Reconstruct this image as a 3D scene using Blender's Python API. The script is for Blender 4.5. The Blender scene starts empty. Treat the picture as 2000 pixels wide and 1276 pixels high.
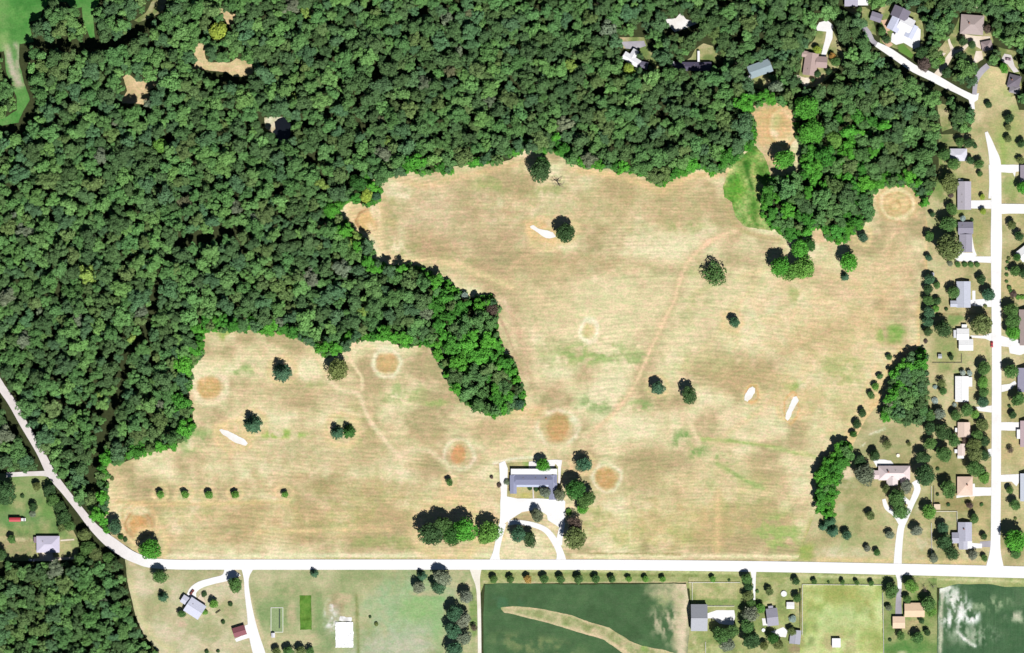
import bpy, bmesh, math, random
import numpy as np
from mathutils import Vector, Matrix
from mathutils.geometry import delaunay_2d_cdt

random.seed(7)
RNG = np.random.default_rng(7)
SC = bpy.context.scene
COL = SC.collection

# ------------------------------------------------------------------ camera, sky, sun, exposure
S = 0.4                                   # metres on the ground per unit of the site plan
def PX(x, y, z=0.0): return Vector(((x - 1000) * S, (638 - y) * S, z))

cam_d = bpy.data.cameras.new("camera"); cam = bpy.data.objects.new("camera", cam_d); COL.objects.link(cam)
cam.location = (0, 0, 4000); cam.rotation_euler = (0, 0, 0)
cam_d.sensor_width = 36.0; cam_d.lens = 36.0 * 4000 / 800.0
cam_d.clip_start = 10.0; cam_d.clip_end = 20000.0
SC.camera = cam

SUN_EL = math.radians(54); SUN_ROT = math.radians(155)          # shadows fall up and to the left
wd = bpy.data.worlds.new("World"); SC.world = wd; wd.use_nodes = True
nt = wd.node_tree; bg = nt.nodes["Background"]
sky = nt.nodes.new("ShaderNodeTexSky"); sky.sky_type = 'NISHITA'; sky.sun_disc = False
sky.sun_elevation = SUN_EL; sky.sun_rotation = SUN_ROT; sky.altitude = 2500
sky.air_density = 0.7; sky.dust_density = 0.3
nt.links.new(sky.outputs[0], bg.inputs[0]); bg.inputs[1].default_value = 0.05
sl = bpy.data.lights.new("sun", 'SUN'); sl.energy = 5.0; sl.angle = math.radians(0.5); sl.color = (1.0, 0.975, 0.94)
so = bpy.data.objects.new("sun", sl); COL.objects.link(so)
sdir = Vector((math.sin(SUN_ROT) * math.cos(SUN_EL), math.cos(SUN_ROT) * math.cos(SUN_EL), math.sin(SUN_EL)))
so.rotation_euler = sdir.to_track_quat('Z', 'Y').to_euler(); so.location = sdir * 500
SC.view_settings.view_transform = 'Standard'; SC.view_settings.look = 'None'
SC.view_settings.gamma = 1.0; SC.view_settings.use_curve_mapping = False
SC.view_settings.exposure = 0.25
SC.render.engine = 'CYCLES'
GAIN = 1.5                                 # brightness of a white, level, sunlit surface

# ------------------------------------------------------------------ small helpers
def lin(v):
    v = np.asarray(v, float) / 255.0
    return np.where(v <= 0.04045, v / 12.92, ((v + 0.055) / 1.055) ** 2.4)
def alb(r, g, b, k=1.0):                   # seen colour -> base colour
    return tuple(np.clip(lin((r, g, b)) / GAIN * k, 0.004, 0.85))

def tag(o, label=None, cat=None, group=None, kind=None):
    if label: o["label"] = label
    if cat: o["category"] = cat
    if group: o["group"] = group
    if kind: o["kind"] = kind
    return o
def link(o, parent=None):
    COL.objects.link(o)
    if parent is not None: o.parent = parent
    return o
def empty(name, loc, rz=0.0):
    o = bpy.data.objects.new(name, None); o.location = loc; o.rotation_euler = (0, 0, rz)
    o.empty_display_size = 1.0
    return link(o)
def mesh_of(name, V, F, mat=None, smooth=False):
    me = bpy.data.meshes.new(name); me.from_pydata([tuple(v) for v in V], [], [tuple(f) for f in F]); me.update()
    if mat: me.materials.append(mat)
    return me
def obj(name, V, F, mat, parent=None):
    return link(bpy.data.objects.new(name, mesh_of(name, V, F, mat)), parent)

def hashv(ix, iy, seed):
    h = (ix.astype(np.int64) * 374761393 + iy.astype(np.int64) * 668265263 + seed * 1442695041) & 0x7fffffff
    h = ((h ^ (h >> 13)) * 1274126177) & 0x7fffffff
    return ((h ^ (h >> 16)) & 0xffff) / 65535.0
def vnoise(x, y, scale, seed=0):
    x = np.asarray(x, float) / scale; y = np.asarray(y, float) / scale
    ix = np.floor(x); iy = np.floor(y); fx = x - ix; fy = y - iy
    fx = fx * fx * (3 - 2 * fx); fy = fy * fy * (3 - 2 * fy)
    a = hashv(ix, iy, seed); b = hashv(ix + 1, iy, seed); c = hashv(ix, iy + 1, seed); d = hashv(ix + 1, iy + 1, seed)
    return (a * (1 - fx) + b * fx) * (1 - fy) + (c * (1 - fx) + d * fx) * fy
def fbm(x, y, scale, seed=0, oct=4):
    t = 0; a = 0.5; n = 0
    for k in range(oct):
        t = t + a * vnoise(x, y, scale / 2 ** k, seed + k * 17); n += a; a *= 0.55
    return t / n
def sstep(e0, e1, v):
    t = np.clip((v - e0) / (e1 - e0), 0, 1); return t * t * (3 - 2 * t)
def inpoly(P, poly):
    x = P[:, 0]; y = P[:, 1]; r = np.zeros(len(P), bool)
    n = len(poly)
    for i in range(n):
        x0, y0 = poly[i]; x1, y1 = poly[(i + 1) % n]
        if y0 == y1: continue
        c = ((y0 > y) != (y1 > y)) & (x < (x1 - x0) * (y - y0) / (y1 - y0) + x0)
        r ^= c
    return r
def dist_line(P, line):
    best = np.full(len(P), 1e9)
    for i in range(len(line) - 1):
        a = np.array(line[i][:2], float); b = np.array(line[i + 1][:2], float); d = b - a
        t = np.clip(((P - a) @ d) / max(d @ d, 1e-9), 0, 1)
        best = np.minimum(best, np.hypot(*(P - a - t[:, None] * d).T))
    return best
def spline(pts, step=6.0):
    """Catmull-Rom through pts (any number of columns)"""
    p = np.array(pts, float)
    if len(p) < 3: 
        n = max(2, int(np.hypot(*(p[1] - p[0])[:2]) / step) + 1)
        return np.array([p[0] + (p[1] - p[0]) * t for t in np.linspace(0, 1, n)])
    q = np.vstack([2 * p[0] - p[1], p, 2 * p[-1] - p[-2]]); out = []
    for i in range(1, len(q) - 2):
        n = max(2, int(np.hypot(*(q[i + 1] - q[i])[:2]) / step))
        for t in np.arange(n) / n:
            out.append(0.5 * (2 * q[i] + (q[i + 1] - q[i - 1]) * t + (2 * q[i - 1] - 5 * q[i] + 4 * q[i + 1] - q[i + 2]) * t * t
                              + (3 * q[i] - q[i - 1] - 3 * q[i + 1] + q[i + 2]) * t ** 3))
    out.append(q[-2]); return np.array(out)

# ------------------------------------------------------------------ materials
MATS = {}
def nodes_of(m):
    m.use_nodes = True; n = m.node_tree.nodes; return n, m.node_tree.links, n["Principled BSDF"]
def mixmul(n, l, fac_node_out, colour_out, lo, hi):
    mr = n.new("ShaderNodeMapRange"); mr.inputs[1].default_value = 0.25; mr.inputs[2].default_value = 0.75
    mr.inputs[3].default_value = lo; mr.inputs[4].default_value = hi; l.new(fac_node_out, mr.inputs[0])
    vm = n.new("ShaderNodeVectorMath"); vm.operation = 'SCALE'; l.new(colour_out, vm.inputs[0]); l.new(mr.outputs[0], vm.inputs[3])
    return vm.outputs[0]
def noise_node(n, l, scale, detail=3, mapping=None, dist=0.0):
    g = n.new("ShaderNodeNewGeometry"); t = n.new("ShaderNodeTexNoise")
    t.inputs["Scale"].default_value = scale; t.inputs["Detail"].default_value = detail; t.inputs["Distortion"].default_value = dist
    if mapping:
        mp = n.new("ShaderNodeMapping"); mp.inputs["Scale"].default_value = mapping[0]; mp.inputs["Rotation"].default_value = (0, 0, mapping[1])
        l.new(g.outputs["Position"], mp.inputs[0]); l.new(mp.outputs[0], t.inputs[0])
    else: l.new(g.outputs["Position"], t.inputs[0])
    return t.outputs[0]
def ground_mat(name, streak=None, grain=0.14, fine=0.9, speck=0.0, lines=None):
    """colour from the sheet's own vegetation map, broken up by grain and mowing streaks"""
    m = bpy.data.materials.new(name); n, l, b = nodes_of(m)
    a = n.new("ShaderNodeVertexColor"); a.layer_name = "cover"; c = a.outputs[0]
    c = mixmul(n, l, noise_node(n, l, fine, 4), c, 1 - grain, 1 + grain)
    c = mixmul(n, l, noise_node(n, l, 0.16, 4), c, 1 - grain * 0.6, 1 + grain * 0.6)
    if speck:                                # patches a little greener or a little rosier than the rest
        for sc_, k_ in ((0.42, speck), (0.11, speck * 0.7)):
            mr = n.new("ShaderNodeMapRange"); mr.inputs[1].default_value = 0.36; mr.inputs[2].default_value = 0.64; l.new(noise_node(n, l, sc_, 4, ((0.75, 1.25, 1), 0.1), 0.6), mr.inputs[0])
            mx = n.new("ShaderNodeMix"); mx.data_type = 'RGBA'; l.new(mr.outputs[0], mx.inputs[0])
            mx.inputs[6].default_value = (1 - 1.5 * k_, 1 - .15 * k_, 1 - 1.25 * k_, 1); mx.inputs[7].default_value = (1 + 1.0 * k_, 1 + .35 * k_, 1 + .75 * k_, 1)
            ml = n.new("ShaderNodeVectorMath"); ml.operation = 'MULTIPLY'; l.new(c, ml.inputs[0]); l.new(mx.outputs[2], ml.inputs[1]); c = ml.outputs[0]
    if lines:                                # fine mowing lines that wander with the ground
        g = n.new("ShaderNodeNewGeometry"); sx_ = n.new("ShaderNodeSeparateXYZ"); l.new(g.outputs["Position"], sx_.inputs[0])
        nz = noise_node(n, l, 0.005, 0); a1 = n.new("ShaderNodeMath"); a1.operation = 'MULTIPLY_ADD'; a1.inputs[1].default_value = 60.0; l.new(nz, a1.inputs[0]); l.new(sx_.outputs[1], a1.inputs[2])
        a2 = n.new("ShaderNodeMath"); a2.operation = 'MULTIPLY'; a2.inputs[1].default_value = 2 * math.pi / lines[0]; l.new(a1.outputs[0], a2.inputs[0])
        a3 = n.new("ShaderNodeMath"); a3.operation = 'SINE'; l.new(a2.outputs[0], a3.inputs[0])
        a4 = n.new("ShaderNodeMath"); a4.operation = 'MULTIPLY'; l.new(a3.outputs[0], a4.inputs[0])
        mr = n.new("ShaderNodeMapRange"); mr.inputs[1].default_value = .38; mr.inputs[2].default_value = .62; mr.inputs[3].default_value = lines[1] * .1; mr.inputs[4].default_value = lines[1]; l.new(noise_node(n, l, 0.035, 3, ((.5, 1.4, 1), 0)), mr.inputs[0]); l.new(mr.outputs[0], a4.inputs[1])
        a5 = n.new("ShaderNodeMath"); a5.operation = 'ADD'; a5.inputs[1].default_value = 1.0; l.new(a4.outputs[0], a5.inputs[0])
        vm = n.new("ShaderNodeVectorMath"); vm.operation = 'SCALE'; l.new(c, vm.inputs[0]); l.new(a5.outputs[0], vm.inputs[3]); c = vm.outputs[0]
    if streak:
        for (sx, sy, rot, amp) in streak:
            c = mixmul(n, l, noise_node(n, l, 1.0, 2, ((sx, sy, 1), rot), 0.25), c, 1 - amp, 1 + amp)
    l.new(c, b.inputs["Base Color"]); b.inputs["Roughness"].default_value = 1.0
    b.inputs["Specular IOR Level"].default_value = 0.1
    bump = n.new("ShaderNodeBump"); bump.inputs["Strength"].default_value = 0.25; bump.inputs["Distance"].default_value = 0.3
    l.new(noise_node(n, l, 1.3, 3), bump.inputs["Height"]); l.new(bump.outputs[0], b.inputs["Normal"])
    return m
def flat_mat(name, col, rough=0.8, grain=0.06, scale=0.6, streak=None, metal=0.0, spec=0.3):
    key = (name, tuple(np.round(col, 3)))
    if key in MATS: return MATS[key]
    m = bpy.data.materials.new(name); n, l, b = nodes_of(m)
    rgb = n.new("ShaderNodeRGB"); rgb.outputs[0].default_value = (*col, 1); c = rgb.outputs[0]
    c = mixmul(n, l, noise_node(n, l, scale, 4), c, 1 - grain, 1 + grain)
    if streak: c = mixmul(n, l, noise_node(n, l, 1.0, 2, ((streak[0], streak[1], 1), streak[2])), c, 1 - streak[3], 1 + streak[3])
    l.new(c, b.inputs["Base Color"]); b.inputs["Roughness"].default_value = rough
    b.inputs["Metallic"].default_value = metal; b.inputs["Specular IOR Level"].default_value = spec
    MATS[key] = m; return m
def foliage_mat(name, source):
    m = bpy.data.materials.new(name); n, l, b = nodes_of(m)
    if source == 'object':
        oi = n.new("ShaderNodeObjectInfo"); c = oi.outputs["Color"]
    else:
        at = n.new("ShaderNodeAttribute"); at.attribute_type = 'INSTANCER'; at.attribute_name = "tint"; c = at.outputs["Color"]
    lt = n.new("ShaderNodeAttribute"); lt.attribute_type = 'GEOMETRY'; lt.attribute_name = "leaf_tone"
    vm = n.new("ShaderNodeVectorMath"); vm.operation = 'SCALE'; l.new(c, vm.inputs[0]); l.new(lt.outputs["Fac"], vm.inputs[3])
    l.new(vm.outputs[0], b.inputs["Base Color"]); b.inputs["Roughness"].default_value = 0.75
    b.inputs["Specular IOR Level"].default_value = 0.2
    return m
M_LEAF = foliage_mat("leaves", 'object'); M_WOOD = foliage_mat("woodland_leaves", 'instancer')
M_BARK = flat_mat("bark", (0.10, 0.08, 0.06), 0.9, 0.25, 3)
M_DEAD = flat_mat("dead_wood", (0.17, 0.13, 0.13), 0.9, 0.25, 3)
M_GLASS = flat_mat("window_glass", (0.03, 0.04, 0.05), 0.1, 0.02, spec=0.6)
M_DOOR = flat_mat("door_paint", (0.20, 0.12, 0.08), 0.5)
M_BRICK = flat_mat("chimney_brick", (0.28, 0.13, 0.09), 0.9, 0.2, 4)
M_TYRE = flat_mat("tyre_rubber", (0.02, 0.02, 0.02), 0.8)
M_FENCE = flat_mat("fence_wood", (0.78, 0.76, 0.72), 0.8, 0.15, 2)
M_FENCED = flat_mat("fence_wood_dark", (0.20, 0.17, 0.14), 0.8, 0.15, 2)

# ------------------------------------------------------------------ ground sheets
def densify(poly, step, jit, seed):
    out = []; r = np.random.default_rng(seed)
    n = len(poly)
    for i in range(n):
        a = np.array(poly[i], float); b = np.array(poly[(i + 1) % n], float); d = np.hypot(*(b - a))
        k = max(1, int(d / step))
        nrm = np.array([-(b - a)[1], (b - a)[0]]) / max(d, 1e-6)
        for t in range(k):
            p = a + (b - a) * t / k
            off = (fbm(np.array([p[0]]), np.array([p[1]]), 14, seed, 3)[0] - 0.5) * 2.6 * jit if t else 0.0
            out.append(p + nrm * off)
    return out
ZC = {}; OPEN = []                         # outlines of every cleared piece of ground
def sheet(name, poly, z, paint, mat, space=4.0, jit=1.0, seed=1, kind="structure", label=None, relief=0.0):
    """a level sheet: outline with a slightly ragged edge, filled with a fine triangulation carrying the vegetation map"""
    lv = int(z / 0.03 + 1e-6); ZC[lv] = ZC.get(lv, 0) + 1; z = z * 2.5 + 0.002 * ZC[lv]      # no two sheets share a plane
    edge = densify(poly, max(3.0, space), jit, seed); E = np.array(edge)
    if name != 'ground': OPEN.append((name, [tuple(q) for q in edge]))
    x0, y0 = E.min(0); x1, y1 = E.max(0)
    gx, gy = np.meshgrid(np.arange(x0, x1, space), np.arange(y0, y1, space))
    G = np.stack([gx.ravel(), gy.ravel()], 1); rr = np.random.default_rng(seed + 5)
    G = G + rr.uniform(-0.3, 0.3, G.shape) * space
    G = G[inpoly(G, [tuple(e) for e in edge])]
    if len(G): 
        d = dist_line(G, edge + [edge[0]]) if len(G) * len(edge) < 3e7 else np.full(len(G), 9.0)
        G = G[d > space * 0.35]
    pts = [Vector(e) for e in E] + [Vector(g) for g in G]
    ne = len(E)
    v, e, f, *_ = delaunay_2d_cdt(pts, [], [list(range(ne))], 1, 1e-5)
    P = np.array([(a.x, a.y) for a in v])
    C = np.clip(paint(P), 0, 255)
    V = np.stack([(P[:, 0] - 1000) * S, (638 - P[:, 1]) * S, np.full(len(P), z)], 1)
    F = [tuple(t) for t in f]
    a, b_, c = (V[F[0][k]] for k in range(3))
    if np.cross(b_ - a, c - a)[2] < 0: F = [t[::-1] for t in F]
    me = mesh_of(name, V, F, mat)
    at = me.color_attributes.new("cover", 'FLOAT_COLOR', 'POINT')
    L = np.clip(lin(C) / GAIN, 0.004, 0.85)
    at.data.foreach_set("color", np.hstack([L, np.ones((len(L), 1))]).astype(np.float32).ravel())
    o = link(bpy.data.objects.new(name, me)); tag(o, kind=kind)
    if label: o["label"] = label
    return o

def base_paint(cols, scale=60, seed=3, extra=None, contrast=1.0):
    """blend of several colours by broad and fine noise, then stains on top"""
    cols = np.array(cols, float)
    def f(P):
        t = fbm(P[:, 0], P[:, 1], scale, seed, 5)
        t = np.clip((t - 0.5) * 2.6 * contrast + 0.5, 0, 0.999) * (len(cols) - 1)
        i = t.astype(int); k = (t - i)[:, None]
        C = cols[i] * (1 - k) + cols[np.minimum(i + 1, len(cols) - 1)] * k
        if extra: C = stains(C, P, extra)
        return C
    return f
def stains(C, P, L):
    wob = (fbm(P[:, 0], P[:, 1], 16, 91, 3) - 0.5)
    for s in L:
        k = s[0]
        if k == 'e':                                     # filled ellipse: cx cy rx ry deg colour strength soft
            _, cx, cy, rx, ry, dg, col, st, soft = s
            a = math.radians(dg); dx = P[:, 0] - cx; dy = P[:, 1] - cy
            u = (dx * math.cos(a) + dy * math.sin(a)) / rx; w = (-dx * math.sin(a) + dy * math.cos(a)) / ry
            m = 1 - sstep(1 - soft, 1 + soft, np.hypot(u, w) + wob * min(1.2, soft * 2.2))
        elif k == 'r':                                   # ring: cx cy rx ry width colour strength
            _, cx, cy, rx, ry, wd_, col, st = s
            d = (np.hypot((P[:, 0] - cx) / rx, (P[:, 1] - cy) / ry) - 1) * (rx + ry) / 2 + wob * 11
            m = np.exp(-(d / wd_) ** 2) * (0.8 + 0.8 * fbm(P[:, 0], P[:, 1], 18, 23, 2))
        elif k == 'l':                                   # track: points width colour strength
            _, pts, wd_, col, st = s
            m = np.exp(-(dist_line(P, [tuple(q) for q in spline(pts, 8)]) + wob * 4) ** 2 / wd_ ** 2) * (0.85 + 0.8 * fbm(P[:, 0], P[:, 1], 14, 29, 3))
        elif k == 'g':                                   # patchy ground inside an ellipse: cx cy rx ry deg colour strength scale
            _, cx, cy, rx, ry, dg, col, st, sc = s
            a = math.radians(dg); dx = P[:, 0] - cx; dy = P[:, 1] - cy
            u = (dx * math.cos(a) + dy * math.sin(a)) / rx; w = (-dx * math.sin(a) + dy * math.cos(a)) / ry
            m = (1 - sstep(0.4, 1.15, np.hypot(u, w))) * sstep(0.42, 0.6, fbm(P[:, 0], P[:, 1], sc, 37 + int(cx), 4))
        elif k == 'v':                                   # bare soil drawn out in streaks: cx cy rx ry deg colour strength scale
            _, cx, cy, rx, ry, dg, col, st, sc = s
            m = (1 - sstep(0.35, 1.15, np.hypot((P[:, 0] - cx) / rx, (P[:, 1] - cy) / ry))) * sstep(0.47, 0.58, fbm(P[:, 0] * 1.9, P[:, 1] * .55, sc, 37 + int(cx), 5))
        elif k == 'b':                                   # band along x or y : axis lo hi soft colour strength
            _, ax, lo, hi, soft, col, st = s
            v = P[:, 1 if ax == 'y' else 0] + wob * 6
            m = sstep(lo - soft, lo + soft, v) * (1 - sstep(hi - soft, hi + soft, v))
        if k != 'b': m = m * (0.7 + 0.6 * vnoise(P[:, 0], P[:, 1], 4.5, 57))
        m = np.clip(m * st, 0, 1)[:, None]
        C = C * (1 - m) + np.array(col, float) * m
    return C

M_HAY = ground_mat("mown_hay", [(0.03, 0.34, 0.02, 0.12), (0.09, 0.75, -0.06, 0.07)], 0.16, 0.7, 0.09, (2.9, 0.065))
M_GRASS = ground_mat("grass", None, 0.18, 0.8, 0.08)
M_MOWN = ground_mat("mown_lawn", [(0.03, 0.5, 0.0, 0.05)], 0.15, 0.8, 0.08)
M_CROP = ground_mat("row_crop", [(0.02, 0.9, -0.02, 0.05)], 0.16, 1.0, 0.06)
M_CROPV = ground_mat("row_crop_northward", [(0.9, 0.02, 0.0, 0.10)], 0.18, 1.0, 0.06)
M_GRAVEL = ground_mat("pale_gravel", None, 0.05)
M_SAND = ground_mat("sand", None, 0.04)
M_ROUGH = ground_mat("rough_grass", None, 0.34, 0.6, 0.22)
M_FLOOR = ground_mat("forest_floor", None, 0.25, 0.5)

# ground: one sheet out to the horizon
def floor_paint(P):
    t = fbm(P[:, 0], P[:, 1], 90, 5, 4)[:, None]
    return np.array((52, 62, 36.)) * (1 - t) + np.array((78, 84, 52.)) * t
sheet("ground", [(-11000, -11000), (13000, -11000), (13000, 13000), (-11000, 13000)], 0.0, floor_paint, M_FLOOR, 600, 0, 1)

HAY = [(716,341),(736,353),(746,354),(771,341),(801,331),(823,342),(851,336),(879,337),(886,325),(926,322),(966,320),(999,311),
 (1020,291),(1032,292),(1046,297),(1063,299),(1083,291),(1110,318),(1150,329),(1193,327),(1208,337),(1231,336),(1263,347),(1283,360),
 (1298,361),(1318,347),(1351,332),(1371,325),(1391,340),(1411,335),(1426,325),(1440,310),(1465,285),(1476,262),(1470,240),(1466,225),(1472,207),(1491,200),
 (1538,203),(1556,230),(1554,252),(1557,271),(1566,284),(1563,330),(1548,345),(1515,345),(1490,372),(1486,400),(1492,425),(1512,445),(1535,464),(1575,458),(1585,446),(1604,443),
 (1613,459),(1632,475),(1651,471),(1676,446),(1706,421),(1704,381),(1718,363),(1748,359),(1776,363),(1791,375),(1800,395),(1808,408),
 (1813,428),(1816,460),(1815,528),(1802,536),(1800,640),(1801,672),(1800,690),(1776,700),(1745,745),(1735,790),(1700,815),(1680,856),(1650,890),
 (1620,910),(1605,960),(1597,1011),(1592,1021),(1588,1039),(1578,1056),(1563,1097),(1300,1096),(1000,1094),(700,1094),(499,1095),(321,1095),(276,1084),(241,1064),
 (218,1047),(209,1021),(204,1011),(211,979),(208,923),(211,903),(223,907),(248,901),(283,886),(333,876),(361,858),(379,838),(375,800),(366,770),
 (375,745),(374,723),(376,713),(399,695),(396,665),(396,648),(431,644),(499,645),(512,650),(543,648),(563,655),(593,664),(608,673),(623,685),
 (640,695),(675,685),(685,668),(705,665),(725,662),(763,663),(771,673),(801,676),(833,675),(846,672),(848,688),(858,710),(876,738),(886,760),
 (901,775),(911,790),(931,803),(966,812),(999,800),(1015,801),(1025,790),(1024,775),(1015,745),(1010,728),(999,710),(984,690),(974,665),
 (969,640),(971,615),(974,603),(969,591),(954,581),(921,581),(905,571),(891,568),(871,551),(851,538),(833,531),(801,517),(783,520),(763,518),
 (748,520),(726,505),(727,485),(718,470),(701,458),(680,435),(663,427),(665,403),(685,393),(698,395),(721,403),(736,398),(744,390),(744,375),
 (736,363),(721,358)]
PALE = (244, 230, 198); TAN = (216, 190, 146); ORNG = (214, 168, 116); GRN = (150, 168, 104); BRN = (184, 160, 120)
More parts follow.
